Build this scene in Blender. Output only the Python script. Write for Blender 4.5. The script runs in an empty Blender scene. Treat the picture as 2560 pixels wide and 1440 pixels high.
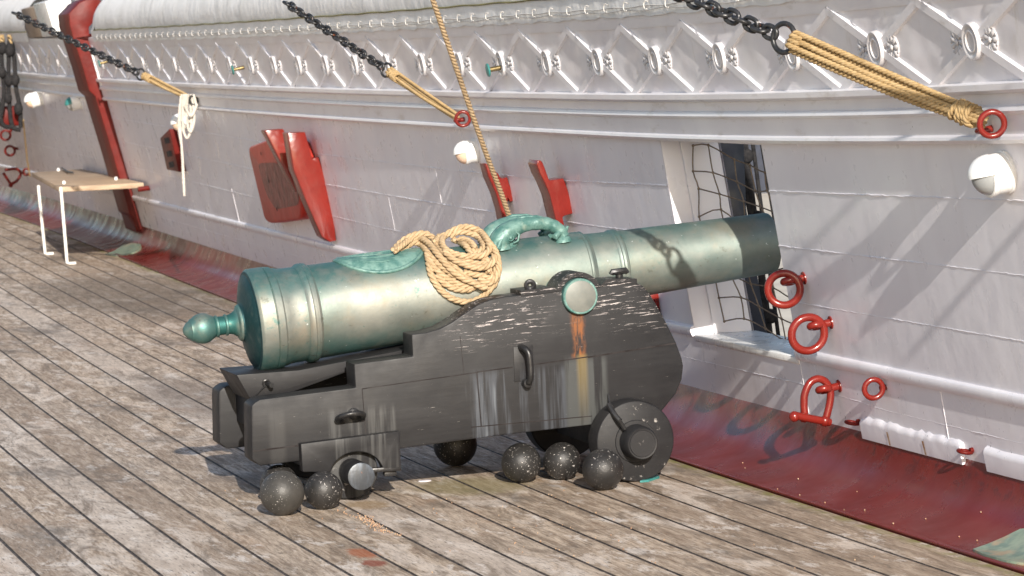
import bpy, bmesh, math, random
from mathutils import Vector as V, Matrix
random.seed(7)
S=bpy.context.scene; COL=S.collection
PI=math.pi; R_=math.radians
# ------------------------------------------------------------------ camera frame
RM=Matrix(((0.96058353,-0.05872823,0.27171726),(-0.27497014,-0.05701116,0.95976099),(-0.04087415,-0.99664473,-0.07091249)))
F=8700.0; CAM=V((0,0,1.77))
def ray(p): return (RM@V((p[0]-1280,p[1]-720,F)))/F
def on_y(p,y): d=ray(p); return CAM+d*(y/d.y)
def on_z(p,z=0): d=ray(p); return CAM+d*((z-CAM.z)/d.z)
def march(p,f,t0=6,t1=60,n=600):
    d=ray(p); a=t0; fa=f(CAM+d*a)
    for i in range(1,n+1):
        b=t0+(t1-t0)*i/n; fb=f(CAM+d*b)
        if fa<0<=fb:
            for _ in range(30):
                m=(a+b)/2
                if f(CAM+d*m)<0: a=m
                else: b=m
            return CAM+d*a
        a,fa=b,fb
    return CAM+d*t1
SUN=V((.142,1,-.405)).normalized()
# ------------------------------------------------------------------ ship's side
def edge(y):
    d=max(-12,min(33,y-12)); return 4.54+.00234*d*d-4.6e-5*d**3
def edges(y): return (edge(y+.05)-edge(y-.05))/.1
def lean(y): return .15+max(0,min(15,y-18))*.006
def sheer(y): return .0025*(15-y)**2 if y<15 else .00025*(y-15)**2
def WX(y,z): return edge(y)+.31-lean(y)*(z-.22)
def PW(y,z,off=0,sh=False):
    if sh: z=z+sheer(y)
    n=V((-1,edges(y),-lean(y))).normalized()
    return V((WX(y,z),y,z))+n*off
def W(p,off=0): return march(p,lambda q:q.x-(WX(q.y,q.z)-off*1.01))
def wyz(p,off=0): q=W(p,off); return q.y,q.z
WWP=[(0,.0),(.0,.013),(.05,.017),(.17,.045),(.235,.085),(.28,.15),(.31,.235)]
def wwz(x,y):
    d=x-edge(y)
    if d<0: return 0
    for (a,za),(b,zb) in zip(WWP[1:],WWP[2:]):
        if d<=b: return za+(zb-za)*(d-a)/(b-a)
    return .3
# ------------------------------------------------------------------ mesh helpers
class MB:
    def __init__(s): s.v=[];s.f=[];s.m=[];s.uv=[]
    def add(s,vs,fs,m=0,uv=None):
        o=len(s.v); s.v+= [tuple(v) for v in vs]
        for i,f in enumerate(fs): s.f.append(tuple(o+k for k in f)); s.m.append(m)
        if uv: s.uv+=uv
        return s
    def build(s,name,mats,parent=None,smooth=40,bevel=0,seg=2,loc=None):
        me=bpy.data.meshes.new(name); me.from_pydata(s.v,[],s.f)
        if not isinstance(mats,(list,tuple)): mats=[mats]
        for m in mats: me.materials.append(m)
        me.polygons.foreach_set('material_index',s.m)
        if s.uv:
            ul=me.uv_layers.new(name='UVMap')
            for l in me.loops: ul.data[l.index].uv=s.uv[l.vertex_index]
        me.update()
        bm=bmesh.new(); bm.from_mesh(me)
        if bevel:
            es=[e for e in bm.edges if len(e.link_faces)==2 and e.calc_face_angle(0)>R_(30)]
            bmesh.ops.bevel(bm,geom=es,offset=bevel,segments=seg,profile=.5,affect='EDGES',clamp_overlap=True)
        bmesh.ops.recalc_face_normals(bm,faces=bm.faces)
        bm.to_mesh(me); bm.free()
        if smooth:
            me.polygons.foreach_set('use_smooth',[True]*len(me.polygons))
            me.set_sharp_from_angle(angle=R_(smooth))
        o=bpy.data.objects.new(name,me); COL.objects.link(o)
        if parent: o.parent=parent
        return o
    def box(s,c,d,rot=None,m=0):
        pts=[]
        for x in (-.5,.5):
            for y in (-.5,.5):
                for z in (-.5,.5):
                    q=V((x*d[0],y*d[1],z*d[2]))
                    if rot: q=rot@q
                    pts.append(V(c)+q)
        return s.add(pts,[(0,1,3,2),(4,6,7,5),(0,4,5,1),(2,3,7,6),(0,2,6,4),(1,5,7,3)],m)
    def tube(s,path,r,n=8,closed=False,m=0,caps=True,flat=None):
        path=[V(p) for p in path]; N=len(path)
        rs=r if isinstance(r,(list,tuple)) else [r]*N
        vs=[];up=None
        for i,p in enumerate(path):
            if closed: t=(path[(i+1)%N]-path[i-1])
            else: t=path[min(i+1,N-1)]-path[max(i-1,0)]
            t.normalize()
            if up is None:
                up=V((0,0,1)) if abs(t.z)<.9 else V((1,0,0))
                if flat: up=V(flat)
            a=(up-t*up.dot(t)).normalized(); up=a; b=t.cross(a)
            for k in range(n):
                th=2*PI*k/n; vs.append(p+(a*math.cos(th)+b*math.sin(th))*rs[i])
        fs=[]
        for i in range(N if closed else N-1):
            for k in range(n):
                j=(i+1)%N
                fs.append((i*n+k,i*n+(k+1)%n,j*n+(k+1)%n,j*n+k))
        if caps and not closed: fs+= [tuple(range(n))[::-1],tuple((N-1)*n+k for k in range(n))]
        return s.add(vs,fs,m)
    def lathe(s,prof,o,ax,n=32,m=0,ref=None,a0=0,a1=2*PI,squash=1):
        """prof: (distance along ax, radius)"""
        o=V(o);ax=V(ax).normalized(); ref=V(ref) if ref else (V((0,0,1)) if abs(ax.z)<.9 else V((1,0,0)))
        a=(ref-ax*ref.dot(ax)).normalized(); b=ax.cross(a)
        full=abs(a1-a0-2*PI)<1e-6; K=n if full else n+1
        vs=[]
        for (h,r) in prof:
            for k in range(K):
                th=a0+(a1-a0)*k/n
                vs.append(o+ax*h+(a*math.cos(th)+b*math.sin(th)*squash)*max(r,1e-5))
        fs=[]
        for i in range(len(prof)-1):
            for k in range(n):
                k2=(k+1)%K if full else k+1
                fs.append((i*K+k,i*K+k2,(i+1)*K+k2,(i+1)*K+k))
        if full:
            if prof[0][1]>1e-4: fs.append(tuple(range(K)))
            if prof[-1][1]>1e-4: fs.append(tuple((len(prof)-1)*K+k for k in range(K)))
        return s.add(vs,fs,m)
    def prism(s,poly,vec,m=0):
        n=len(poly); a=[V(p) for p in poly]; vec=V(vec)
        return s.add(a+[p+vec for p in a],[tuple(range(n)),tuple(range(2*n-1,n-1,-1))]+[(i,i+n,(i+1)%n+n,(i+1)%n) for i in range(n)],m)
    def prism2(s,A,B,m=0):
        n=len(A)
        return s.add(list(A)+list(B),[tuple(range(n)),tuple(range(2*n-1,n-1,-1))]+[(i,i+n,(i+1)%n+n,(i+1)%n) for i in range(n)],m)
    def torus(s,c,R,r,ax,n=28,k=10,m=0,ref=None,sq=1):
        c=V(c);ax=V(ax).normalized(); ref=V(ref) if ref else (V((0,0,1)) if abs(ax.z)<.9 else V((1,0,0)))
        a=(ref-ax*ref.dot(ax)).normalized(); b=ax.cross(a)
        return s.tube([c+(a*math.cos(t)+b*math.sin(t)*sq)*R for t in [2*PI*i/n for i in range(n)]],r,k,closed=True,m=m,flat=ax)
    def ball(s,c,r,n=12,m=0,ax=(0,0,1),sc=1):
        return s.lathe([(-r*math.cos(PI*i/n)*sc,r*math.sin(PI*i/n)) for i in range(n+1)],c,ax,n=n*2,m=m)
def smooth_path(pts,n=8,closed=False):
    pts=[V(p) for p in pts]; N=len(pts); out=[]
    for i in range(N if closed else N-1):
        if closed: p0,p1,p2,p3=pts[i-1],pts[i],pts[(i+1)%N],pts[(i+2)%N]
        else: p0,p1,p2,p3=pts[max(i-1,0)],pts[i],pts[i+1],pts[min(i+2,N-1)]
        for k in range(n):
            t=k/n; out.append(.5*((2*p1)+(p2-p0)*t+(2*p0-5*p1+4*p2-p3)*t*t+(3*p1-3*p2+p3-p0)*t**3))
    if not closed: out.append(pts[-1])
    return out
def resample(path,step):
    L=[0]
    for a,b in zip(path,path[1:]): L.append(L[-1]+(b-a).length)
    n=max(2,int(L[-1]/step)); out=[];j=0
    for i in range(n+1):
        d=L[-1]*i/n
        while j<len(L)-2 and L[j+1]<d: j+=1
        t=(d-L[j])/max(1e-9,L[j+1]-L[j]); out.append(path[j].lerp(path[j+1],min(1,max(0,t))))
    return out
def rope(mb,pts,R,pitch=None,sm=8,m=0,k=7,ph0=0,strands=3):
    pitch=pitch or R*5.6
    path=resample(smooth_path(pts,sm) if sm else [V(p) for p in pts],pitch/11)
    N=len(path); up=None; fr=[];d=0;ds=[0]
    for i,p in enumerate(path):
        t=(path[min(i+1,N-1)]-path[max(i-1,0)]).normalized()
        if up is None: up=V((0,0,1)) if abs(t.z)<.9 else V((1,0,0))
        a=(up-t*up.dot(t)).normalized(); up=a; fr.append((a,t.cross(a)))
        if i: ds.append(ds[-1]+(path[i]-path[i-1]).length)
    for s in range(strands):
        q=[]
        for i,p in enumerate(path):
            th=ph0-2*PI*ds[i]/pitch+2*PI*s/strands
            q.append(p+(fr[i][0]*math.cos(th)+fr[i][1]*math.sin(th))*R*.52)
        mb.tube(q,R*.54,k,m=m)
def tag(o,label=None,cat=None,group=None,kind=None):
    if label: o['label']=label
    if cat: o['category']=cat
    if group: o['group']=group
    if kind: o['kind']=kind
    return o
def thing(name,label,cat,loc=(0,0,0),group=None):
    o=bpy.data.objects.new(name,None); COL.objects.link(o); o.location=loc; o.empty_display_size=.1
    return tag(o,label,cat,group)
def adopt(o,parent):   # keep world position
    o.parent=parent; o.matrix_parent_inverse=Matrix.Translation(-V(parent.location)) if not parent.parent else Matrix.Identity(4)
    return o
def part(mb,name,mats,parent,**k):
    o=mb.build(name,mats,**k)
    root=parent
    while root.parent: root=root.parent
    o.parent=parent
    if parent.parent is None: o.matrix_parent_inverse=Matrix.Translation(-V(parent.location))
    return o
# ------------------------------------------------------------------ materials
class NT:
    def __init__(s,name):
        s.mat=bpy.data.materials.new(name); s.mat.use_nodes=True; s.t=s.mat.node_tree; s.t.nodes.clear()
        s.out=s.n('ShaderNodeOutputMaterial'); s.b=s.n('ShaderNodeBsdfPrincipled'); s.l(s.b.outputs[0],s.out.inputs[0])
        s.geo=s.n('ShaderNodeNewGeometry')
    def n(s,t): return s.t.nodes.new(t)
    def l(s,a,b): s.t.links.new(a,b)
    def put(s,v,sock):
        if hasattr(v,'links') or isinstance(v,bpy.types.NodeSocket): s.l(v,sock)
        else:
            if isinstance(v,(tuple,list)) and len(v)==3 and sock.type=='RGBA': v=(*v,1)
            sock.default_value=v
    def mapv(s,vec=None,scale=(1,1,1),loc=(0,0,0),rot=(0,0,0)):
        m=s.n('ShaderNodeMapping'); s.l(vec or s.geo.outputs['Position'],m.inputs[0]); m.inputs['Scale'].default_value=scale; m.inputs['Location'].default_value=loc; m.inputs['Rotation'].default_value=rot; return m.outputs[0]
    def noise(s,scale=5,detail=4,rough=.55,vec=None,dist=0):
        m=s.n('ShaderNodeTexNoise'); s.l(vec or s.geo.outputs['Position'],m.inputs['Vector']); m.inputs['Scale'].default_value=scale; m.inputs['Detail'].default_value=detail; m.inputs['Roughness'].default_value=rough; m.inputs['Distortion'].default_value=dist; return m.outputs[0]
    def vor(s,scale=5,vec=None,feat='F1',out=0):
        m=s.n('ShaderNodeTexVoronoi'); m.feature=feat; s.l(vec or s.geo.outputs['Position'],m.inputs['Vector']); m.inputs['Scale'].default_value=scale; return m.outputs[out]
    def ramp(s,v,a,b,c=0,d=1,smooth=True):
        m=s.n('ShaderNodeMapRange'); m.interpolation_type='SMOOTHSTEP' if smooth else 'LINEAR'; s.put(v,m.inputs['Value']); m.inputs['From Min'].default_value=a; m.inputs['From Max'].default_value=b; m.inputs['To Min'].default_value=c; m.inputs['To Max'].default_value=d; return m.outputs[0]
    def mix(s,f,a,b,mode='MIX'):
        m=s.n('ShaderNodeMix'); m.data_type='RGBA'; m.blend_type=mode; s.put(f,m.inputs[0]); s.put(a,m.inputs[6]); s.put(b,m.inputs[7]); return m.outputs[2]
    def math(s,op,a,b=0):
        m=s.n('ShaderNodeMath'); m.operation=op; s.put(a,m.inputs[0]); s.put(b,m.inputs[1]); return m.outputs[0]
    def mul(s,*a):
        r=a[0]
        for x in a[1:]: r=s.math('MULTIPLY',r,x)
        return r
    def sep(s,vec=None):
        m=s.n('ShaderNodeSeparateXYZ'); s.l(vec or s.geo.outputs['Position'],m.inputs[0]); return m.outputs
    def band(s,v,lo,hi,soft):   # 1 between lo and hi
        return s.mul(s.ramp(v,lo-soft,lo+soft),s.ramp(v,hi-soft,hi+soft,1,0))
    def bump(s,h,strength=.3,dist=.01,prev=None):
        m=s.n('ShaderNodeBump'); s.put(h,m.inputs['Height']); m.inputs['Strength'].default_value=strength; m.inputs['Distance'].default_value=dist
        if prev: s.l(prev,m.inputs['Normal'])
        return m.outputs[0]
    def fin(s,color,rough=.5,metal=0,normal=None,coat=0,spec=.5):
        s.put(color,s.b.inputs['Base Color']); s.put(rough,s.b.inputs['Roughness']); s.put(metal,s.b.inputs['Metallic'])
        if normal: s.l(normal,s.b.inputs['Normal'])
        if coat: s.b.inputs['Coat Weight'].default_value=coat; s.b.inputs['Coat Roughness'].default_value=.05
        s.b.inputs['Specular IOR Level'].default_value=spec
        return s.mat
def paint(name,col,rough=.35,var=.12,bs=.25,dirt=None,coat=0,scale=6,bscale=40,bd=.003):
    t=NT(name); n=t.noise(scale,5); c=t.mix(t.ramp(n,.3,.7),tuple(x*(1-var) for x in col),tuple(min(1,x*(1+var)) for x in col))
    if dirt: c=t.mix(t.ramp(t.noise(9,6,.7),.58,.75,0,.6),c,dirt)
    b=t.bump(t.noise(bscale,4),bs,bd)
    b=t.bump(t.noise(4,3),.35,.01,b)
    r=t.ramp(t.noise(14,3),.3,.7,rough*.8,rough*1.3)
    return t.fin(c,r,0,b,coat)
M={}
# white bulwark paint: brush drips, faint grime runs
t=NT('bulwark_paint'); p=t.sep()
c=t.mix(t.ramp(t.noise(2.2,5),.3,.7),(.76,.735,.775),(.83,.81,.84))
runs=t.ramp(t.noise(5,4,.6,t.mapv(scale=(1,1.6,.2))),.55,.80,0,.2); c=t.mix(runs,c,(.47,.43,.42))
chips=t.mul(t.ramp(t.noise(60,4,.6,t.mapv(scale=(1,1,.6))),.66,.70),t.ramp(t.noise(3,2),.52,.62)); c=t.mix(t.mul(chips,t.band(p[2],.24,.5,.05),t.ramp(p[1],12.6,12.9,1,0)),c,(.10,.09,.09))
h=t.noise(22,5,.6,t.mapv(scale=(1,1,.5))); b=t.bump(h,.10,.004); b=t.bump(t.noise(2.4,3),.35,.02,b); b=t.bump(t.noise(70,3,.6,t.mapv(scale=(1,1,.25))),.10,.002,b)
M['bulwark']=t.fin(c,t.ramp(t.noise(8,3),.3,.7,.26,.42),0,b,0)
t=NT('rail_paint')
c=t.mix(t.ramp(t.noise(3,5),.3,.7),(.76,.735,.76),(.83,.81,.82)); c=t.mix(t.ramp(t.noise(9,5,.6,t.mapv(scale=(1,.5,2))),.56,.74,0,.5),c,(.50,.45,.40))
c=t.mix(t.mul(t.ramp(t.noise(70,4),.68,.72),t.ramp(t.noise(5,2),.58,.66)),c,(.12,.10,.09))
b=t.bump(t.noise(30,4),.2,.004); M['rail']=t.fin(c,.33,0,b)
t=NT('panel_paint')
c=t.mix(t.ramp(t.noise(3,5),.3,.7),(.74,.71,.74),(.82,.80,.81))
c=t.mix(t.ramp(t.noise(12,5,.6,t.mapv(scale=(1,1,.5))),.6,.78,0,.4),c,(.50,.44,.36))
b=t.bump(t.noise(4.5,1,.4,t.mapv(scale=(1,.9,1.5))),.75,.03); b=t.bump(t.noise(60,3),.06,.002,b)
M['panel']=t.fin(c,.30,0,b)
t=NT('frieze_ornament_paint'); M['orn']=t.fin(t.mix(t.ramp(t.noise(30,4),.35,.7),(.54,.52,.53),(.64,.62,.62)),.42,0,t.bump(t.noise(60,3),.2,.003))
M['white']=paint('white_enamel',(.82,.82,.80),.3,.04,.1)
M['whitemetal']=paint('white_metal_paint',(.80,.78,.72),.35,.08,.2,(.55,.48,.38))
M['chock']=paint('thick_white_paint',(.68,.65,.68),.35,.05,.6,(.60,.56,.52),bscale=16,bd=.004)
# red paint
def red(name,a,b_,rough=.24,coat=.12,sp=.4):
    t=NT(name); c=t.mix(t.ramp(t.noise(7,4),.3,.7),a,b_); c=t.mix(t.ramp(t.noise(30,4),.66,.75,0,.5),c,(.10,.012,.01))
    bb=t.bump(t.noise(26,3),.22,.005); bb=t.bump(t.noise(6,2),.3,.02,bb); return t.fin(c,rough,0,bb,coat,sp)
M['red']=red('red_gloss_paint',(.155,.012,.008),(.20,.018,.012))
M['redmatte']=red('red_worn_paint',(.40,.034,.024),(.48,.05,.036),.34,.0,.12)
M['redpost']=red('red_post_paint',(.10,.008,.006),(.135,.011,.008),.45,.0,.18)
t=NT('waterway_red'); p=t.sep()
c=t.mix(t.ramp(t.noise(3,5),.3,.7),(.125,.010,.008),(.17,.016,.012)); n1=t.noise(18,6,.7,t.mapv(scale=(1.2,.7,1)))
c=t.mix(t.mul(t.ramp(n1,.50,.66),t.ramp(p[2],.09,.16),.7),c,(.05,.014,.016)); c=t.mix(t.mul(t.ramp(t.noise(34,6,.75),.56,.66),t.ramp(p[2],.11,.18),.35),c,(.17,.07,.08))
c=t.mix(t.ramp(t.noise(1.3,4),.55,.75,0,.5),c,(.09,.03,.04))
b=t.bump(t.noise(16,4,.6),.10,.005); b=t.bump(t.mul(t.ramp(n1,.45,.65),t.ramp(p[2],.09,.15)),.15,.004,b)
M['waterway']=t.fin(c,t.ramp(t.noise(5,4),.35,.7,.26,.40),0,b,.0,.35)
# deck: UV = (plank number, metres along)
t=NT('deck_planks'); uv=t.n('ShaderNodeUVMap').outputs[0]; su=t.sep(uv); pid=t.math('FLOOR',su[0]); wn=t.n('ShaderNodeTexWhiteNoise'); wn.noise_dimensions='1D'; t.l(pid,wn.inputs['W']); rnd=wn.outputs['Value']
cmb=t.n('ShaderNodeCombineXYZ'); t.l(t.math('MULTIPLY',su[0],.194),cmb.inputs[0]); t.l(t.math('ADD',su[1],t.mul(pid,7.31)),cmb.inputs[1]); gv=cmb.outputs[0]
grain=t.noise(9,6,.75,t.mapv(gv,(4,.42,1)),.8); fine=t.noise(40,4,.7,t.mapv(gv,(3.2,.28,1))); blot=t.noise(3.4,8,.75,t.mapv(scale=(1,.30,1)),1.0); blot2=t.noise(5.2,8,.75,t.mapv(gv,(1.3,.26,1)),1.4)
c=t.mix(t.ramp(grain,.30,.72),(.19,.13,.085),(.65,.525,.40))
c=t.mix(t.ramp(rnd,.5,1,0,.55),c,(.60,.52,.45)); c=t.mix(t.ramp(rnd,.5,0,0,.5),c,(.27,.20,.145))
c=t.mix(t.ramp(blot,.52,.60,0,.55),c,(.73,.64,.555))
c=t.mix(t.ramp(blot2,.49,.63,0,.72),c,(.17,.125,.085)); c=t.mix(t.ramp(t.noise(3.2,6,.7,t.mapv(loc=(5,3,1),scale=(1,.35,1))),.55,.75,0,.5),c,(.42,.27,.17))
c=t.mix(t.ramp(t.noise(7,7,.75,t.mapv(loc=(9,3,1),scale=(1,.35,1))),.56,.61,0,.55),c,(.76,.70,.64))
c=t.mix(t.ramp(fine,.55,.66,0,.85),c,(.11,.085,.065)); c=t.mix(t.ramp(t.noise(55,3,.7,t.mapv(gv,(2.2,.8,1))),.66,.70,0,.9),c,(.07,.05,.04)); c=t.mix(t.ramp(fine,.42,.32,0,.4),c,(.76,.69,.62))
# wet/dark grime patches, green edge algae by the waterway, rust marks
c=t.mix(t.mul(t.ramp(t.noise(1.5,6,.7,t.mapv(scale=(1,.5,1),loc=(2,7,0))),.52,.66),.65),c,(.12,.10,.08))
c=t.mix(t.mul(t.ramp(su[0],-.42,-.05),t.ramp(t.noise(8,5,.7),.38,.62),.8),c,(.20,.19,.045))
P_=t.sep()
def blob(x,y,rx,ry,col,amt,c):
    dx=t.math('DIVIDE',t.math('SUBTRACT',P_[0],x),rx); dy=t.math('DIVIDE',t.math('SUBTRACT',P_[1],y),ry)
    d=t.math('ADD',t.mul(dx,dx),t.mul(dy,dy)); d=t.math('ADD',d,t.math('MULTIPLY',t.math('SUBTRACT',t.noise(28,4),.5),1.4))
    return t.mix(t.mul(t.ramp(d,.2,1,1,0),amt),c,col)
q=on_z((908,1383)); c=blob(q.x,q.y,.06,.16,(.36,.10,.03),.75,c)
q=on_z((935,1408)); c=blob(q.x,q.y,.05,.10,(.24,.06,.03),.85,c)
q=on_z((1180,1215)); c=blob(q.x,q.y,.28,.35,(.24,.21,.10),.6,c)
q=on_z((920,1262)); c=blob(q.x,q.y,.10,.16,(.27,.17,.07),.6,c)
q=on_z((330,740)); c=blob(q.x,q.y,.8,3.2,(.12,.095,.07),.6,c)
q=on_z((520,1000)); c=blob(q.x,q.y,.35,1.6,(.15,.12,.10),.5,c)
# butt joints
off=t.mul(rnd,6.1); vv=t.math('ADD',su[1],off); fr=t.math('ABSOLUTE',t.math('SUBTRACT',t.math('FRACT',t.math('DIVIDE',vv,6.1)),.5)); butt=t.ramp(fr,.0,.0010,1,0,False)
c=t.mix(t.mul(butt,.8),c,(.03,.025,.02))
hh=t.math('ADD',t.mul(grain,.5),t.mul(fine,.6)); b=t.bump(hh,.55,.006); b=t.bump(butt,.5,-.004,b)
M['deck']=t.fin(c,t.ramp(grain,.3,.7,.75,.55),0,b,0,.35)
t=NT('deck_caulk'); c=t.mix(t.ramp(t.noise(25,3),.3,.7),(.022,.017,.014),(.11,.085,.070)); M['caulk']=t.fin(c,.7,0,t.bump(t.noise(60,3),.6,.006))
# bronze
t=NT('weathered_bronze'); p=t.sep()
ob=t.mapv(scale=(1,1,1))
c=t.mix(t.ramp(t.noise(5,5,.6),.3,.7),(.225,.245,.22),(.33,.335,.295))
c=t.mix(t.ramp(t.noise(3.5,6,.65,t.mapv(loc=(4,0,2))),.48,.66,0,.8),c,(.33,.285,.215))
# the patina is greener towards breech end, along the crown and the far muzzle half
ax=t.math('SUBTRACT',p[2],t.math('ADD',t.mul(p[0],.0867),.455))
teal=t.math('MAXIMUM',t.ramp(ax,.06,.16),t.ramp(ax,-.06,-.17)); teal=t.math('MAXIMUM',teal,t.ramp(p[0],2.80,2.70)); teal=t.math('MAXIMUM',teal,t.ramp(p[0],3.3,4.2,0,.32))
teal=t.math('MULTIPLY',teal,t.ramp(t.noise(9,6,.7),.30,.60,.35,1))
c=t.mix(t.mul(teal,.9),c,(.065,.185,.175)); c=t.mix(t.ramp(t.noise(6,7,.75,t.mapv(loc=(1,8,2))),.59,.68,0,.7),c,(.065,.20,.185))
c=t.mix(t.ramp(t.geo.outputs['Pointiness'],.485,.46,0,.9),c,(.03,.13,.12)); c=t.mix(t.mul(t.ramp(t.noise(16,6,.75,t.mapv(loc=(3,1,2))),.60,.68),.55),c,(.12,.12,.09))
c=t.mix(t.ramp(t.noise(42,5,.7),.63,.70,0,.5),c,(.06,.20,.18))
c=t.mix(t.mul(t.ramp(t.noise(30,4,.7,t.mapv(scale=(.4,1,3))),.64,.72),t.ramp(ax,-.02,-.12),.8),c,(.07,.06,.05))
dr=t.mul(t.ramp(t.noise(45,3,.6),.715,.73),.9); c=t.mix(dr,c,(.62,.66,.63))
sx=t.math('ADD',t.mul(p[0],.9963),t.mul(p[2],.0864)); c=t.mix(t.mul(t.band(sx,2.772,2.8165,.0015),t.ramp(t.noise(14,5,.7),.25,.5,.7,1)),c,(.018,.060,.066))  # dark teal on the rear breech face, deepened to stand for its shade
b=t.bump(t.noise(110,4,.7),.22,.0022); b=t.bump(t.noise(14,5),.22,.006,b)
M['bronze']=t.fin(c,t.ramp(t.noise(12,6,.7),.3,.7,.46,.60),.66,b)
t=NT('verdigris_bronze'); c=t.mix(t.ramp(t.noise(22,6,.65),.35,.65),(.055,.145,.13),(.135,.245,.215)); c=t.mix(t.ramp(t.noise(12,5),.58,.72,0,.6),c,(.33,.38,.30))
c=t.mix(t.ramp(t.noise(38,4),.66,.75,0,.8),c,(.05,.10,.10)); b=t.bump(t.noise(45,5),.35,.004); b=t.bump(t.noise(24,2),.5,.012,b); M['verdi']=t.fin(c,.46,.12,b)
t=NT('worn_trunnion_face'); c=t.mix(t.ramp(t.noise(16,4),.3,.7),(.145,.155,.14),(.19,.195,.175)); M['trun']=t.fin(c,.5,.2,t.bump(t.noise(60,3),.1,.002))
# dark carriage paint with flaking and runs
t=NT('carriage_paint'); p=t.sep()
c=t.mix(t.ramp(t.noise(4,5),.3,.7),(.0140,.0135,.0145),(.020,.0195,.0205)); sl=t.math('SUBTRACT',p[2],t.math('ADD',t.mul(p[0],.05),.36))  # 0 near the plank seam
rv=t.mapv(scale=(1,1,1),rot=(0,R_(3),0)); ch=t.noise(26,6,.75,t.mapv(rv,(.42,1,5.5)),.3)
reg=t.math('MULTIPLY',t.ramp(sl,.0,.05),t.ramp(t.noise(3.2,3,.5),.36,.52)); 
chip=t.mul(t.ramp(ch,.575,.605),reg,t.ramp(p[0],3.42,3.55)); c=t.mix(chip,c,t.mix(t.ramp(t.noise(90,2),.4,.6),(.42,.37,.36),(.62,.57,.55)))
chip2=t.mul(t.ramp(t.noise(26,5,.75,t.mapv(rv,(.5,1,6))),.69,.70),.8); c=t.mix(chip2,c,(.38,.35,.33))
c=t.mix(t.mul(t.ramp(t.geo.outputs['Pointiness'],.57,.64),t.ramp(t.noise(28,5,.7),.60,.68),.8),c,(.42,.39,.36))
c=t.mix(t.ramp(t.noise(11,6,.7,t.mapv(rv,(.25,1,2))),.45,.65,0,.5),c,(.026,.0255,.0265))
# pale rain runs under the iron fittings
run=t.noise(34,3,.6,t.mapv(scale=(1,1,.05)))
def runs_at(x0,x1,z1,col,amt,c,th=.45):
    m=t.mul(t.band(p[0],x0,x1,.012),t.ramp(p[2],z1-.03,z1+.02,1,0),t.ramp(run,th,th+.18),amt,t.ramp(p[1],13.30,13.25),t.ramp(p[1],13.14,13.17) if x1<3.3 else t.ramp(p[1],13.195,13.212))
    return t.mix(m,c,col)
c=runs_at(3.56,3.95,.47,(.070,.077,.090),.65,c,.46); c=runs_at(3.95,4.12,.50,(.085,.09,.088),.6,c,.36); c=runs_at(2.98,3.26,.36,(.08,.08,.078),.6,c,.44); c=runs_at(2.74,2.80,.38,(.06,.058,.056),.4,c,.3)
c=runs_at(3.54,3.80,.42,(.17,.19,.21),.8,c,.60)
rust=t.mul(t.band(t.math('ADD',p[0],t.mul(t.noise(16,4),.05)),4.008,4.060,.014),t.band(p[2],.50,.68,.012),t.ramp(t.noise(30,4,.7,t.mapv(scale=(1.6,1,.35))),.33,.6),t.ramp(p[1],13.30,13.25)); c=t.mix(t.mul(rust,.8),c,(.25,.085,.022))
c=t.mix(t.mul(t.band(p[0],4.0,4.04,.01),t.ramp(p[2],.2,.5),t.ramp(p[2],.52,.5),.5),c,(.22,.16,.06))
b=t.bump(t.noise(30,5,.6,t.mapv(rv,(.3,1,3))),.10,.003); b=t.bump(chip,.5,-.0015,b); b=t.bump(t.noise(5,3),.3,.01,b)
M['carriage']=t.fin(c,t.ramp(t.noise(9,4),.3,.7,.44,.56),0,b,0,.25)
t=NT('black_iron'); c=t.mix(t.ramp(t.noise(30,4),.3,.7),(.018,.0175,.018),(.032,.031,.031)); c=t.mix(t.ramp(t.noise(45,4,.7),.66,.72,0,.6),c,(.3,.28,.26)); M['iron']=t.fin(c,.35,.2,t.bump(t.noise(80,4),.3,.003))
t=NT('chain_iron'); c=t.mix(t.ramp(t.noise(30,4),.3,.7),(.014,.015,.017),(.038,.038,.040)); c=t.mix(t.ramp(t.noise(18,4,.7),.62,.69,0,.85),c,(.26,.075,.030)); c=t.mix(t.ramp(t.noise(60,2),.72,.75,0,.8),c,(.45,.42,.4)); M['chain']=t.fin(c,.32,.2,t.bump(t.noise(90,4),.4,.003))
t=NT('axle_end_iron'); c=t.mix(t.ramp(t.noise(22,4,.6,t.mapv(scale=(1,1,.2))),.4,.65),(.05,.055,.062),(.13,.155,.19)); c=t.mix(t.ramp(t.noise(20,4),.60,.7,0,.9),c,(.32,.12,.05)); M['axle']=t.fin(c,.4,.2,t.bump(t.noise(60,4),.3,.003))
def ballmat(name,a,b_,amt):
    t=NT(name); oi=t.n('ShaderNodeObjectInfo'); tc=t.n('ShaderNodeTexCoord'); vm=t.n('ShaderNodeVectorMath'); vm.operation='ADD'; t.l(tc.outputs['Object'],vm.inputs[0]); cm=t.n('ShaderNodeCombineXYZ'); t.l(t.math('MULTIPLY',oi.outputs['Random'],13),cm.inputs[0]); t.l(cm.outputs[0],vm.inputs[1]); v=vm.outputs[0]
    c=t.mix(t.ramp(t.noise(12,5,.6,v),.3,.7),a,b_); sp=t.mul(t.ramp(t.noise(120,3,.65,v),.63,.66),t.ramp(t.noise(7,3,.5,v),.40,.56)); c=t.mix(t.mul(sp,amt),c,(.55,.52,.49))
    b=t.bump(t.noise(60,4,.6,v),.35,.004); b=t.bump(sp,.5,-.002,b); return t.fin(c,.48,.15,b)
M['ball']=ballmat('cannonball_iron',(.017,.016,.0155),(.030,.028,.027),1); M['ball2']=ballmat('worn_cannonball_iron',(.036,.034,.031),(.062,.058,.052),.8)
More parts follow.
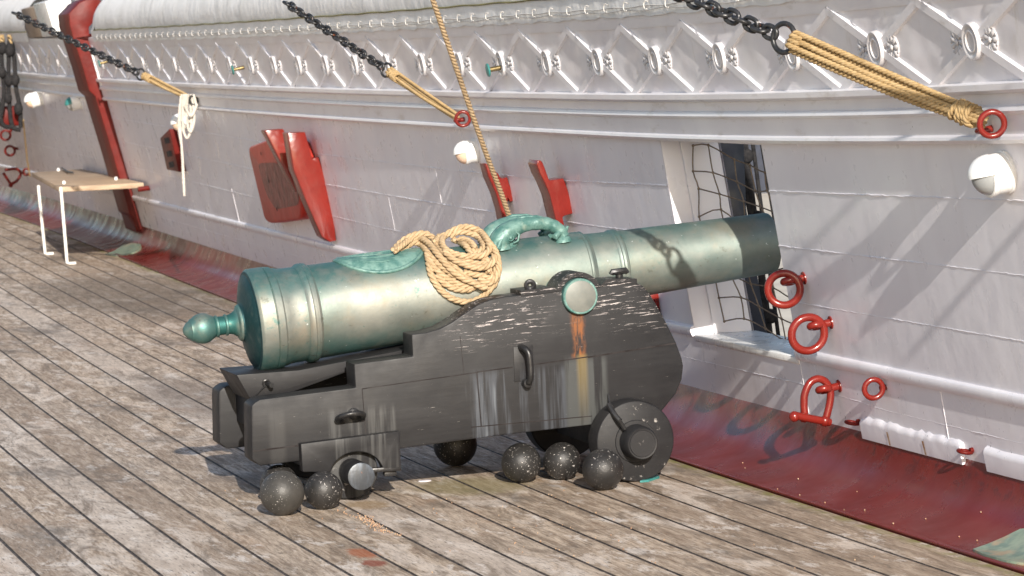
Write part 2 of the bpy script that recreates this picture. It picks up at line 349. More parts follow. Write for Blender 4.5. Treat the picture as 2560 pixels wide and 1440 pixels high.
def ropemat(name,a,b_):
    t=NT(name); c=t.mix(t.ramp(t.noise(60,4),.3,.7),a,b_); c=t.mix(t.ramp(t.noise(7,3),.5,.75,0,.4),c,tuple(x*.62 for x in a)); 
    w=t.noise(220,2,.5); return t.fin(c,.85,0,t.bump(w,.5,.002),0,.2)
M['rope']=ropemat('manila_rope',(.36,.255,.145),(.48,.355,.22)); M['lanyard']=ropemat('tan_lanyard_rope',(.33,.225,.105),(.43,.31,.165)); M['whiterope']=ropemat('white_cotton_rope',(.52,.485,.43),(.64,.60,.54)); M['net']=ropemat('net_twine',(.17,.13,.10),(.26,.20,.15)); M['tar']=ropemat('tarred_rope',(.012,.012,.014),(.03,.028,.028))
t=NT('canvas'); p=t.sep(); c=t.mix(t.ramp(t.noise(3,5),.3,.7),(.78,.77,.75),(.88,.87,.86)); c=t.mix(t.ramp(t.noise(5,6,.7),.56,.75,0,.5),c,(.55,.54,.52))
b=t.bump(t.noise(6,4,.55,t.mapv(scale=(1,1.2,1),rot=(R_(35),0,0)),.8),.4,.02); b=t.bump(t.noise(2.5,3),.35,.04,b); M['canvas']=t.fin(c,.75,0,b,0,.25)
M['piping']=paint('mossy_seam',(.20,.18,.07),.8,.3,.4)
M['cord']=paint('lacing_cord',(.55,.53,.50),.7,.15,.3)
t=NT('table_wood'); g=t.noise(14,5,.6,t.mapv(scale=(.25,1.2,1))); c=t.mix(t.ramp(g,.3,.7),(.30,.20,.125),(.50,.38,.26)); M['wood']=t.fin(c,.6,0,t.bump(g,.4,.004))
M['brass']=paint('brass_rod',(.20,.15,.07),.4,.2,.2); M['brass'].node_tree.nodes['Principled BSDF'].inputs['Metallic'].default_value=.8
M['tealpaint']=paint('teal_verdigris',(.04,.20,.19),.4,.2,.3)
M['lens']=paint('lamp_lens',(.30,.31,.31),.15,.03,.05); M['lenswarm']=paint('warm_lamp_lens',(.72,.52,.38),.2,.03,.05)
M['navy']=paint('navy_paint',(.020,.026,.045),.45,.2,.2)
M['hole']=paint('dark_recess',(.012,.008,.008),.8,.1,.1)
t=NT('scupper_lead'); c=t.mix(t.ramp(t.noise(14,5,.6),.38,.62),(.13,.21,.17),(.26,.34,.25)); c=t.mix(t.ramp(t.noise(9,4),.55,.68,0,.8),c,(.36,.27,.17)); M['scupper']=t.fin(c,.35,0,t.bump(t.noise(30,4),.4,.004),.2)
t=NT('quay_stone'); c=t.mix(t.ramp(t.noise(1.2,5),.3,.7),(.50,.45,.38),(.62,.57,.48)); M['quay']=t.fin(c,.8,0,None)
M['timberwall']=paint('brown_timber',(.33,.26,.20),.7,.15,.3)
t=NT('grain'); oi=t.noise(40,1); M['grain']=t.fin(t.mix(t.ramp(oi,.35,.65),(.34,.19,.11),(.44,.31,.20)),.5)
# ------------------------------------------------------------------ DECK
w=.194; mb=MB(); ys=[4+i*.5 for i in range(13)]+[10.5+i*.5 for i in range(20)]+[20.5+i for i in range(46)]
cols=[];NP=46; g=.0068
for k in range(NP):
    cols+= [(-k*w-g,0,0,-k-.0001),(-(k+1)*w+g,0,0,-k-.9999)]
vs=[];uv=[]
def wob(k,y): return .0
for y in ys:
    for (dx,z,m,u) in cols: vs.append((edge(y)+dx,y,0)); uv.append((u,y))
n=len(cols); fs=[]
for i in range(len(ys)-1):
    for k in range(NP): a=i*n+2*k; fs.append((a,a+1,a+1+n,a+n))
mb.add(vs,fs,0,uv)
# caulk strips slightly sunk, ragged
rg=random.Random(3)
for k in range(NP):
    vs=[];fs=[];uvv=[];yy=[4+.12*i for i in range(int(20/.12))]+[24+.5*i for i in range(80)]
    for y in yy:
        j=rg.uniform(-.0018,.0018); x=edge(y)-k*w
        for dx,z in ((-g-.001,.0),(-g+.0015+j,-.004),(g-.0015+j,-.004),(g+.001,.0)): vs.append((x+dx,y,z-.0006)); uvv.append((-k,y))
    for i in range(len(yy)-1):
        for q in range(3): a=i*4+q; fs.append((a,a+1,a+5,a+4))
    mb.add(vs,fs,1,uvv)
deck=mb.build('deck',[M['deck'],M['caulk']],smooth=0); tag(deck,kind='structure')
# underside / hull body so that nothing floats
mb=MB(); mb.box((1.6,34,-.12),(9,68,.2)); tag(mb.build('deck_beams',M['caulk']),kind='structure')
# ------------------------------------------------------------------ WATERWAY
ys=[4+.5*i for i in range(130)]
mb=MB(); prof=[(-.004,-.01)]+WWP[0:1]+WWP[1:]+[(.34,.30)]
# subdivide the profile smoothly
pr=smooth_path([(a,b,0) for a,b in prof[1:]],4); pr=[(-.003,-.01)]+[(q[0],q[1]) for q in pr]
vs=[];fs=[]
for y in ys:
    for a,b in pr: vs.append((edge(y)+a,y,b))
n=len(pr)
for i in range(len(ys)-1):
    for k in range(n-1): fs.append((i*n+k,i*n+k+1,(i+1)*n+k+1,(i+1)*n+k))
mb.add(vs,fs); ww=mb.build('waterway',M['waterway'],smooth=60); tag(ww,kind='structure')
# scuppers
def surf_ww(p): return march(p,lambda q: wwz(q.x,q.y)+.004-q.z,6,60,1500)
for (poly,lab,hole) in (([(262,636),(285,628),(305,615),(330,608),(352,611),(354,620),(340,630),(318,637),(290,640)],'small green lead scupper bowl set in the red waterway near the white legged table',(322,626)),
                   ([(2432,1375),(2470,1362),(2510,1345),(2550,1325),(2600,1320),(2640,1400),(2570,1412),(2510,1402),(2460,1388)],'large green and ochre scupper bowl in the red waterway at the bottom right corner',(2600,1370))):
    mb=MB(); top=[surf_ww(q) for q in poly]; cen=sum(top,V((0,0,0)))/len(top); N=len(top)
    inn=[a.lerp(cen,.35)+V((0,0,-.004)) for a in top]
    mb.add([a+V((0,0,.004)) for a in top]+inn+[cen+V((0,0,-.006))],[(i,(i+1)%N,N+(i+1)%N,N+i) for i in range(N)]+[(N+i,N+(i+1)%N,2*N) for i in range(N)])
    mb.add([a+V((0,0,.004)) for a in top]+[a+V((0,0,-.02)) for a in top],[(i,(i+1)%N,N+(i+1)%N,N+i) for i in range(N)])
    o=mb.build('scupper',M['scupper'],smooth=60); tag(o,lab,'scupper')
    h=surf_ww(hole); mb=MB(); mb.lathe([(0,.0001),(0,.014)],h+V((0,0,.004)),(0,0,1),12); o2=mb.build('drain_hole',M['hole']); o2.parent=o
# ------------------------------------------------------------------ BULWARK
bul=thing('bulwark','long white painted bulwark with lattice frieze and an open gunport behind the gun','bulwark',(WX(14,.22),14,.22))
YP0,YP1=12.88,14.17; ZP0,ZP1=.475,1.33
def patch(mb,y0,y1,z0,z1,off=0,dy=.4,nz=5,m=0,sh=False,thick=0):
    n=max(1,int((y1-y0)/dy)); vs=[];fs=[]
    for i in range(n+1):
        y=y0+(y1-y0)*i/n
        for k in range(nz+1): 
            z=z0+(z1-z0)*k/nz; vs.append(PW(y,z+(sheer(y)*(max(0,z-.9)/.42 if z<1.32 else 1))*0,off))
    for i in range(n):
        for k in range(nz): a=i*(nz+1)+k; fs.append((a,a+1,a+nz+2,a+nz+1))
    mb.add(vs,fs,m)
mb=MB()
patch(mb,4,YP0,.2,1.49); patch(mb,YP1,60,.2,1.75)
patch(mb,YP0,YP1,.2,ZP0); patch(mb,YP0,YP1,ZP1,1.5)
# outer face of the hull so light does not leak
def outer(y,z): return V((WX(y,z)+.27,y,z))
for (a,b,c0,c1) in ((4,YP0,-1,2.0),(YP1,60,-1,2.0),(YP0,YP1,-1,ZP0-.03),(YP0,YP1,ZP1+.02,2.0)):
    n=max(1,int((b-a)/1)); vs=[];fs=[]
    for i in range(n+1):
        y=a+(b-a)*i/n; vs+= [outer(y,c0),outer(y,c1)]
    for i in range(n): fs.append((2*i,2*i+1,2*i+3,2*i+2))
    mb.add(vs,fs)
# raised ragged paint along seams
def ridge(pts,r=.0035,jit=.6,seed=0):
    rr=random.Random(seed); path=[];rs=[]
    for i in range(len(pts)-1):
        a,b=V(pts[i]),V(pts[i+1]); n=max(1,int((b-a).length/.02))
        for k in range(n): path.append(a.lerp(b,k/n))
    path.append(V(pts[-1]))
    out=[];rs=[]
    cur=1
    for q in path:
        cur=max(.25,min(1.5,cur+rr.uniform(-.45,.45))); rs.append(r*(1-jit+jit*cur)); out.append(q+V((0,0,rr.uniform(-.0016,.0016))))
    mb.tube(out,rs,5,caps=False)
def seamline(pts,seed,r=.0035):   # pts in (y,z)
    out=[]
    for (y0,z0),(y1,z1) in zip(pts,pts[1:]):
        n=max(1,int(abs(y1-y0)/.15))
        for k in range(n): y=y0+(y1-y0)*k/n; out.append(PW(y,z0+(z1-z0)*k/n,-.0005))
    out.append(PW(pts[-1][0],pts[-1][1],-.0005)); ridge(out,r,seed=seed)
seamline([(8,1.22),(YP0,1.138)],1); seamline([(YP1,1.122),(16,1.094),(18,1.09),(21.5,1.10),(24,1.146),(31,1.216),(45,1.33)],2)
seamline([(8,.935),(YP0,.92)],3); seamline([(YP1,.90),(18,.89),(22,.91),(28,.98),(36,1.05),(45,1.1)],4)
seamline([(8,.70),(11.9,.70),(YP0,.70)],5,.0022); seamline([(YP1,.69),(20,.69),(28,.76),(36,.82),(45,.88)],6,.0026)
seamline([(YP1,.36),(YP0,.365),(12,.34),(8,.33)][::-1],7,.002); seamline([(YP1,.36),(20,.36),(30,.37)],8,.002)
for (y,z0,z1,s) in ((11.46,.24,.48,11),(12.88,.24,.45,12),(19.74,.69,.89,13),(21.9,.9,1.1,14),(25.36,.5,.76,15),(24.0,.5,.72,16),(16.9,.5,.69,17),(35.2,.6,1.1,18),(18.4,.9,1.09,19),(29.5,.76,1.0,20),(35.6,.3,.5,21),(27.2,.3,.5,22)):
    ridge([PW(y,z0+(z1-z0)*k/6,-.0005) for k in range(7)],.0026,seed=s)
part(mb,'planking',M['bulwark'],bul,smooth=35)
def sweep(mb,prof,y0,y1,dy=.3,sh=True,m=0):
    n=max(1,int((y1-y0)/dy)); vs=[];fs=[];K=len(prof)
    for i in range(n+1):
        y=y0+(y1-y0)*i/n
        for z,o in prof: vs.append(PW(y,z,o,sh))
    for i in range(n):
        for k in range(K-1): a=i*K+k; fs.append((a,a+1,a+K+1,a+K))
    fs+=[tuple(range(K)),tuple(n*K+k for k in range(K))]
    mb.add(vs,fs,m)
mb=MB(); sweep(mb,[(.470,-.002),(.468,.012),(.476,.016),(.492,.019),(.506,.015),(.512,.010),(.513,-.002)],4,YP0-.0,sh=False); sweep(mb,[(.470,-.002),(.468,.012),(.476,.016),(.492,.019),(.506,.015),(.512,.010),(.513,-.002)],YP1,60,sh=False)
part(mb,'batten',M['bulwark'],bul,smooth=50)
mb=MB(); sweep(mb,[(1.322,-.02),(1.322,.030),(1.336,.040),(1.346,.036),(1.352,.024),(1.416,.024),(1.420,.034),(1.430,.040),(1.444,.034),(1.448,.022),(1.484,.018),(1.490,.038),(1.500,.048),(1.520,.046),(1.523,.004),(1.523,-.02)],4,60)
part(mb,'rail_moulding',M['rail'],bul,smooth=30)
mb=MB(); sweep(mb,[(1.50,.006),(1.815,.006)],4,60,.12)
part(mb,'frieze_panel',M['panel'],bul,smooth=60)
mb=MB(); sweep(mb,[(1.800,0),(1.800,.012),(1.812,.014),(1.850,.012),(1.862,.014),(1.885,.010),(1.89,-.1)],4,60)
part(mb,'top_rail',M['rail'],bul,smooth=30)
# frieze: crossed ribs, oval bosses and rosettes
MY=[10.62+.838*k for k in range(-1,26)]+[33.2+.84*k for k in range(6)]
rosette_me=None; boss_me=None
def frame_at(y,z,off): # local frame: x=along ship (towards camera), y=up, z=inboard
    n=V((-1,edges(y),-lean(y))).normalized(); up=V((0,0,1)); up=(up-n*up.dot(n)).normalized(); x=up.cross(n)
    m=Matrix((x,up,n)).transposed().to_4x4(); m.translation=PW(y,z,off,True); return m
def put(me,name,M4,parent):
    o=bpy.data.objects.new(name,me); COL.objects.link(o); o.parent=parent; o.matrix_parent_inverse=Matrix.Translation(-V(parent.location)); o.matrix_world=M4; o.matrix_basis=M4; return o
for i,y in enumerate(MY):
    for s in (1,-1):
        mb=MB(); A=(y-.419,1.66-s*.148); B=(y+.419,1.66+s*.148)
        for (t0,t1) in ((0,1),):
            vs=[];n=10
            hw=.021
            dirn=V((B[0]-A[0],B[1]-A[1],0)).normalized(); pe=V((-dirn.y,dirn.x,0))*hw
            for k in range(n+1):
                yy=A[0]+(B[0]-A[0])*k/n; zz=A[1]+(B[1]-A[1])*k/n
                for a,o in ((-1,.003),(-.72,.017+(.001 if s>0 else 0)),(.72,.017+(.001 if s>0 else 0)),(1,.003)): vs.append(PW(yy+pe.x*a,zz+pe.y*a,o,True))
            fs=[(k*4+j,k*4+j+1,k*4+j+5,k*4+j+4) for k in range(n) for j in range(3)]
            mb.add(vs,fs)
        part(mb,'diagonal_rib',M['rail'],bul,smooth=30)
    if boss_me is None:
        mb=MB(); mb.lathe([(-.01,.064),(.016,.064),(.021,.060),(.021,.052),(.017,.048),(.016,.041),(.020,.038),(.020,.033),(.013,.029),(.012,.0)],(0,0,0),(0,0,1),28)
        o=part(mb,'boss',M['orn'],bul,smooth=50); boss_me=o.data; bpy.data.objects.remove(o)
        mb=MB()
        for k in range(9):
            a=2*PI*k/9; mb.tube([V((math.cos(a)*r,math.sin(a)*r,h)) for r,h in ((.012,.003),(.024,.009),(.036,.009),(.044,.003))],[.004,.0075,.0085,.004],7)
            a+=PI/9; mb.ball((math.cos(a)*.044,math.sin(a)*.044,.008),.005,5)
        mb.ball((0,0,.012),.010,7); mb.lathe([(-.005,.042),(.005,.040),(.006,0)],(0,0,0),(0,0,1),16)
        o=part(mb,'rosette',M['orn'],bul,smooth=60); rosette_me=o.data; bpy.data.objects.remove(o)
    put(boss_me,'boss',frame_at(y,1.66,.008),bul)
    for s in (-1,1): put(rosette_me,'rosette',frame_at(y+s*.135,1.66,.008)@Matrix.Diagonal((1.12,1.12,.6,1)),bul)
# gunport lining
mb=MB()
def quadbox(y0,y1,z0,z1,x0,x1,m=0): # offsets outboard from wall plane
    pts=[]
    for y in (y0,y1):
        for z in (z0,z1):
            for x in (x0,x1): q=V((WX(y,z)+x,y,z)); pts.append(q)
    mb.add(pts,[(0,1,3,2),(4,6,7,5),(0,4,5,1),(2,3,7,6),(0,2,6,4),(1,5,7,3)],m)
quadbox(YP1-.001,YP1+.09,ZP0-.02,ZP1+.02,.0015,.255); quadbox(YP1-.018,YP1-.001,ZP0,ZP1-.01,.085,.255)
part(mb,'port_jamb',M['bulwark'],bul,bevel=.003)
mb=MB(); quadbox(YP0-.09,YP0+.001,ZP0-.02,ZP1+.02,.0015,.255); part(mb,'port_jamb',M['bulwark'],bul,bevel=.003)
mb=MB(); quadbox(YP0+.002,YP1-.002,ZP0-.03,ZP0+.0,-.006,.28); part(mb,'port_sill',M['white'],bul,bevel=.006)
mb=MB(); quadbox(YP0+.002,YP1-.019,ZP1-.01,ZP1+.06,.003,.255); part(mb,'port_head',M['bulwark'],bul,bevel=.004)
# ------------------------------------------------------------------ white chocks along the foot of the wall
def chock(y0,y1,label,seed):
    rr=random.Random(seed); mb=MB(); n=28; vs=[];K=6
    for i in range(n+1):
        y=y0+(y1-y0)*i/n; j=rr.uniform(-.006,.006); 
        for z,o in ((.215,-.01),(.212,.018),(.270+j*.6,.020+rr.uniform(-.001,.001)),(.280+j,.018),(.290+j,.010),(.296+j,-.004)): vs.append(PW(y,z,o))
    fs=[(i*K+k,i*K+k+1,(i+1)*K+k+1,(i+1)*K+k) for i in range(n) for k in range(K-1)]+[tuple(range(K)),tuple(n*K+k for k in range(K))]
    mb.add(vs,fs)
    o=mb.build('wall_chock',M['bulwark'],smooth=35); return tag(o,label,'chock','white chocks along the foot of the bulwark')
t=NT('rust_run'); M['rustrun']=t.fin(t.mix(t.ramp(t.noise(40,4),.3,.7),(.30,.13,.03),(.55,.42,.30)),.7)
c1=chock(11.33,12.28,'white chock with rust runs, between the two low red rings',1)
c2=chock(7.5,11.12,'white chock at the wall foot cut off by the right edge',2)
for py in (12.0,11.66):
    mb=MB(); mb.add([PW(py-.008,.266,.0225),PW(py+.008,.266,.0225),PW(py+.003,.215,.0205),PW(py-.010,.215,.0205)],[(0,1,2,3)]); o=mb.build('rust_run',M['rustrun'],smooth=0); o.parent=c1
# ------------------------------------------------------------------ canvas hammock cover
cv=thing('canvas_cover','white canvas cover rolled over the top rail, laced to hooks under a mossy seam','canvas cover',(WX(18,1.9),18,1.9))
def cover(root,y0,y1,endcap=True,hooks=True):
    mb=MB(); n=int((y1-y0)/.25); vs=[];fs=[]
    rr=random.Random(5)
    base=[(1.868,.008),(1.90,.010),(1.94,.012),(1.955,.014),(2.00,.018),(2.06,.008),(2.12,-.02),(2.18,-.07),(2.23,-.14),(2.26,-.23),(2.24,-.33),(2.15,-.40),(1.95,-.42)]
    K=len(base)
    for i in range(n+1):
        y=y0+(y1-y0)*i/n
        e=1
        if endcap and y>y1-.6: u=(y-(y1-.6))/.6; e=math.sqrt(max(.0,1-u*u))*.65+.35
        for k,(z,o) in enumerate(base):
            j=math.sin(y*5.1+k*1.7)*.004+math.sin(y*11.3+k*.9)*.003+math.sin(y*23+k)*.0015
            if k<3: j=math.sin(y*9+k)*.002
            zz=1.868+(z-1.868)*e if k>3 else z
            vs.append(PW(y,zz,o*(1 if k<4 else (.3+.7*e))+j,True))
    for i in range(n):
        for k in range(K-1): a=i*K+k; fs.append((a,a+1,a+K+1,a+K))
    fs.append(tuple(n*K+k for k in range(K)))
    mb.add(vs,fs); part(mb,'cover',M['canvas'],root,smooth=60)
    mb=MB(); vs=[];fs=[]   # lacing flap below the seam
    n2=int((y1-y0)/.08)
    for i in range(n2+1):
        y=y0+(y1-y0)*i/n2
        for k,(z,o) in enumerate(((1.852+.004*math.sin(y*13)+.003*math.sin(y*31),.020),(1.89,.020),(1.93,.019),(1.952,.018))): vs.append(PW(y,z,o+.002*math.sin(y*17+k*2),True))
    for i in range(n2):
        for k in range(3): a=i*4+k; fs.append((a,a+1,a+5,a+4))
    mb.add(vs,fs); fl=part(mb,'lacing_flap',M['canvas'],root,smooth=60)
    mb=MB(); mb.tube([PW(y0+.1*i,1.956+.002*math.sin(i*.9),.022,True) for i in range(int((y1-y0)/.1))],.0045,5); part(mb,'seam_piping',M['piping'],root)
    if hooks:
        mb=MB(); mb.tube([PW(y0+.1*i,1.893+.003*math.sin(i*1.3),.028,True) for i in range(int((y1-y0)/.1))],.0028,5); mb.tube([PW(y0+.1*i,1.878+.004*math.sin(i*1.1+1),.027,True) for i in range(int((y1-y0)/.1))],.0022,5); part(mb,'lacing_line',M['cord'],root)
        hm=None; yy=y0+.2
        while yy<y1-.3:
            if hm is None:
                mb=MB(); mb.tube(smooth_path([(.012,.018,.004),(-.004,.022,.010),(-.014,.010,.014),(-.012,-.006,.016),(.004,-.014,.016),(.016,-.012,.014)],4),.0026,6); o=part(mb,'lacing_hook',M['cord'],root); hm=o.data; bpy.data.objects.remove(o)
            put(hm,'lacing_hook',frame_at(yy,1.893,.022),root); yy+=.29
cover(cv,8.5,30.9)
cv2=thing('canvas_cover','grey shaded canvas cover over the rail at the upper left edge of the photo','canvas cover',(WX(39,1.9),39,1.9))
cover(cv2,36.0,50,False,False)
# upper left background
mb=MB(); y0=33
for a,b in ((31,60),):
    vs=[];fs=[];n=15
    for i in range(n+1):
        y=a+(b-a)*i/n; z=2.36+.002*(y-31)
        for dz,o in ((-.10,-.06),(-.10,.0),(.11,.0),(.11,-.10)): vs.append(PW(y,z+dz,o-.25))
    for i in range(n):
        for k in range(3): aa=i*4+k; fs.append((aa,aa+1,aa+5,aa+4))
    mb.add(vs,fs)
rw=mb.build('upper_rail',M['white']); tag(rw,'white raised rail with a dark red cap above the canvas at upper left','rail')
mb=MB(); vs=[];fs=[]
for i in range(16):
    y=31+29*i/15; z=2.36+.002*(y-31)
    for dz,o in ((.11,-.02),(.11,.03),(.20,.03),(.20,-.12)): vs.append(PW(y,z+dz,o-.25))
for i in range(15):
    for k in range(3): aa=i*4+k; fs.append((aa,aa+1,aa+5,aa+4))
mb.add(vs,fs); o=mb.build('cap_strip',M['redpost']); o.parent=rw
def blockbox(y0,y1,z0,z1,o0,o1,mat,name,label,cat):
    mb=MB(); A=[PW(y0,z0,o0),PW(y1,z0,o0),PW(y1,z1,o0),PW(y0,z1,o0)]; B=[PW(y0,z0,o1),PW(y1,z0,o1),PW(y1,z1,o1),PW(y0,z1,o1)]; mb.prism2(A,B); return tag(mb.build(name,mat,bevel=.008),label,cat)
blockbox(34.6,35.9,2.0,2.30,-.15,.02,M['timberwall'],'timber_chock','brown timber chock between the grey canvas and the white block on the rail','chock')
blockbox(33.4,34.5,2.0,2.33,-.2,.04,M['white'],'rail_block','white painted block on the rail just left of the red stanchion','block')
# ------------------------------------------------------------------ red stanchion
st=thing('stanchion','tall dark red timber stanchion curving over the rail beside the canvas end','stanchion',(WX(31.9,.2),31.9,.2))
mb=MB(); path=[(.19,.06,.02),(.33,.06,.02),(.36,.08,.02),(.9,.08,.02),(1.44,.09,.02),(1.50,.13,.0),(1.75,.13,.0),(1.98,.14,0),(2.10,.14,0),(2.20,.12,0),(2.27,.0,0),(2.29,-.14,0)]
vs=[]
ya,yb=31.25,32.05
for (z,o,i_) in path:
    inner=o-.18
    lo=V
    vs+= [PW(ya,z,o),PW(yb,z,o),PW(yb,z,max(inner,-.3)) if z<2.0 else PW(yb,z-.16,o-.14),PW(ya,z,max(inner,-.3)) if z<2.0 else PW(ya,z-.16,o-.14)]
fs=[]
for i in range(len(path)-1):
    for k in range(4): fs.append((i*4+k,i*4+(k+1)%4,(i+1)*4+(k+1)%4,(i+1)*4+k))
fs+=[(0,1,2,3),tuple((len(path)-1)*4+k for k in (3,2,1,0))]
mb.add(vs,fs); part(mb,'post',M['redpost'],st,smooth=35,bevel=.006)
mb=MB()
for yy in (ya-.035,):
    sweep(mb,[(1.50,-.005),(1.50,.03),(1.82,.03),(1.82,-.005)],yy-.02,yy+.02,.04,False)
part(mb,'edge_strip',M['white'],st)
# ------------------------------------------------------------------ GUN
gun=thing('cannon','bronze muzzle-loading cannon on a stepped black truck carriage pointing out through the gunport','cannon',(3.6,13.62,0))
AX0=V((2.78,13.62,.696)); AD=V((2.088,0,.181)).normalized(); AN=V((-AD.z,0,AD.x))
prof=[(-.291,.0),(-.288,.014),(-.275,.030),(-.262,.038),(-.258,.044),(-.250,.046),(-.240,.054),(-.222,.060),(-.205,.061),(-.188,.057),(-.172,.047),(-.160,.040),(-.156,.044),(-.150,.044),(-.147,.038),(-.122,.037),(-.119,.043),(-.112,.043),(-.109,.038),(-.090,.042),(-.072,.055),(-.066,.070),(-.060,.074),(-.052,.076),(-.048,.082),(-.046,.09),(-.037,.14),(-.026,.178),(-.018,.1875),(-.016,.198),(-.008,.2055),(-.002,.2085),(.052,.2085),(.056,.2045),(.060,.2085),(.085,.205),(.092,.199),(.110,.196),(.118,.193),(.150,.191),(.185,.190),(.190,.194),(.197,.199),(.207,.201),(.213,.198),(.219,.201),(.229,.199),(.235,.193),(.240,.189),(.60,.182),(1.0,.172),(1.30,.165),(1.375,.1635),(1.380,.1605),(1.386,.1605),(1.390,.1635),(1.395,.159),(1.408,.150),(1.47,.147),(1.505,.146),(1.510,.150),(1.518,.152),(1.524,.149),(1.532,.152),(1.541,.150),(1.546,.144),(1.60,.1415),(1.90,.1335),(2.12,.128),(2.20,.127),(2.208,.124),(2.212,.116),(2.212,.066),(2.0,.064)]
prof=[(a,b*1.0) for a,b in prof]
def BR(s):
    for (a,ra),(b,rb) in zip(prof,prof[1:]):
        if a<=s<=b and b>a: return ra+(rb-ra)*(s-a)/(b-a)
    return .13
mb=MB(); mb.lathe(prof,AX0,AD,72,ref=(0,0,1))
brl=part(mb,'barrel',M['bronze'],gun,smooth=25)
# trunnions
TR=V((4.017,0,.745))
for s in (-1,1):
    mb=MB(); prf=[(0,.074),(.315,.074),(.352,.074),(.424,.072),(.428,.069),(.428,.063)]
    mb.lathe(prf,(TR.x,13.62,TR.z),(0,s,0),40); mb.lathe([(.4281,.063),(.4295,.060),(.4295,.0)],(TR.x,13.62,TR.z),(0,s,0),40,m=1)
    o=mb.build('trunnion',[M['verdi'],M['trun']],smooth=35); o.parent=brl
# vent shell on the crown
def on_barrel(s,th,h=0):  # th measured from the crown towards the camera
    r=BR(s)+h; return AX0+AD*s+(AN*math.cos(th)+V((0,-1,0))*math.sin(th))*r
mb=MB(); n=24; vs=[];fs=[];K=11
for i in range(n+1):
    s=.36+.36*i/n; u=2*(i/n)-1; ext=math.sqrt(max(0,1-u*u))*.80
    for k in range(K):
        th=ext*(-1+2*k/(K-1)); sc=.006+.004*abs(math.sin(k*PI*1.2)); vs.append(on_barrel(s,th,(.007 if 0<k<K-1 else .0)+ (sc if 0<k<K-1 and 0<i<n else 0)))
for i in range(n):
    for k in range(K-1): a=i*K+k; fs.append((a,a+1,a+K+1,a+K))
mb.add(vs,fs)
mb.tube([on_barrel(.36+.36*(.5-.5*math.cos(PI*i/20)),math.sqrt(max(0,1-(math.cos(PI*i/20))**2))*.82,.003) for i in range(21)],.008,8)
mb.tube([on_barrel(.36+.36*(.5-.5*math.cos(PI*i/20)),-math.sqrt(max(0,1-(math.cos(PI*i/20))**2))*.82,.003) for i in range(21)],.008,8)
mb.tube([on_barrel(.39+.30*(.5-.5*math.cos(PI*i/20)),math.sqrt(max(0,1-(math.cos(PI*i/20))**2))*.60,.013) for i in range(21)],.004,6)
for k in range(7):
    mb.tube([on_barrel(.38+.30*j/6,(.55*(k-3)/3)*math.sin(PI*(.1+.8*j/6)),.012) for j in range(7)],[.003,.006,.008,.008,.008,.006,.003],6)
o=mb.build('vent_shell',M['verdi'],smooth=50); o.parent=brl
# dolphins
def dolphin(yo):
    mb=MB()
    def P(s,nn,dy=0): return AX0+AD*s+AN*nn+V((0,yo+dy,0))
    b=.168
    pts=[(1.012,b-.014),(1.032,b+.016),(1.060,b+.038),(1.098,b+.054),(1.14,b+.062),(1.19,b+.061),(1.235,b+.052),(1.268,b+.036),(1.292,b+.014),(1.300,b-.008)]
    rs=[.040,.044,.043,.037,.031,.028,.027,.026,.025,.023]
    path=smooth_path([P(*q) for q in pts],5); rr=[]
    for i in range(len(path)):
        u=i/(len(path)-1)*(len(rs)-1); a=int(min(u,len(rs)-2)); rr.append(rs[a]+(rs[a+1]-rs[a])*(u-a)+.0012*math.sin(i*1.3)*(i>22))
    mb.tube(path,rr,14)
    # snout, lips, eye ridges
    mb.tube([P(1.055,b-.004),P(1.085,b-.012),P(1.108,b-.006)],[.022,.015,.006],9)
    mb.tube([P(1.045,b-.020),P(1.080,b-.030),P(1.100,b-.028)],[.022,.014,.006],9)
    for s in (-1,1):
        mb.ball(P(1.068,b+.020,s*.036),.0085,7); mb.torus(P(1.068,b+.020,s*.034),.013,.0035,(0,1,0),16,6)
        mb.tube([P(1.085,b+.050,s*.028),P(1.105,b+.028,s*.036),P(1.098,b+.004,s*.034),P(1.080,b-.004,s*.03)],[.003,.006,.006,.003],6)
        mb.tube([P(1.03,b+.02,s*.036),P(1.015,b+.000,s*.044),P(1.000,b-.016,s*.046)],[.007,.011,.003],7)
        mb.tube([P(1.02,b-.002,s*.03),P(1.01,b-.02,s*.05)],[.012,.006],7)
    # dorsal fin ridge, curled tail with flukes
    mb.tube([P(1.08,b+.082),P(1.14,b+.092),P(1.20,b+.086),P(1.25,b+.068)],[.003,.008,.007,.003],7)
    mb.tube([P(1.290,b+.02),P(1.312,b+.014),P(1.325,b+.030)],[.018,.014,.004],8)
    for s in (-1,1): mb.tube([P(1.282,b+.012,s*.01),P(1.255,b-.004,s*.030),P(1.262,b-.014,s*.034)],[.014,.014,.004],8)
    mb.lathe([(-.02,.045),(.0,.040),(.006,.03)],P(1.03,b-.006),AN,16); mb.lathe([(-.02,.036),(.0,.032),(.006,.02)],P(1.295,b-.012),AN,16)
    o=mb.build('dolphin_handle',M['verdi'],smooth=60); o.parent=brl
dolphin(-.075); dolphin(.075)
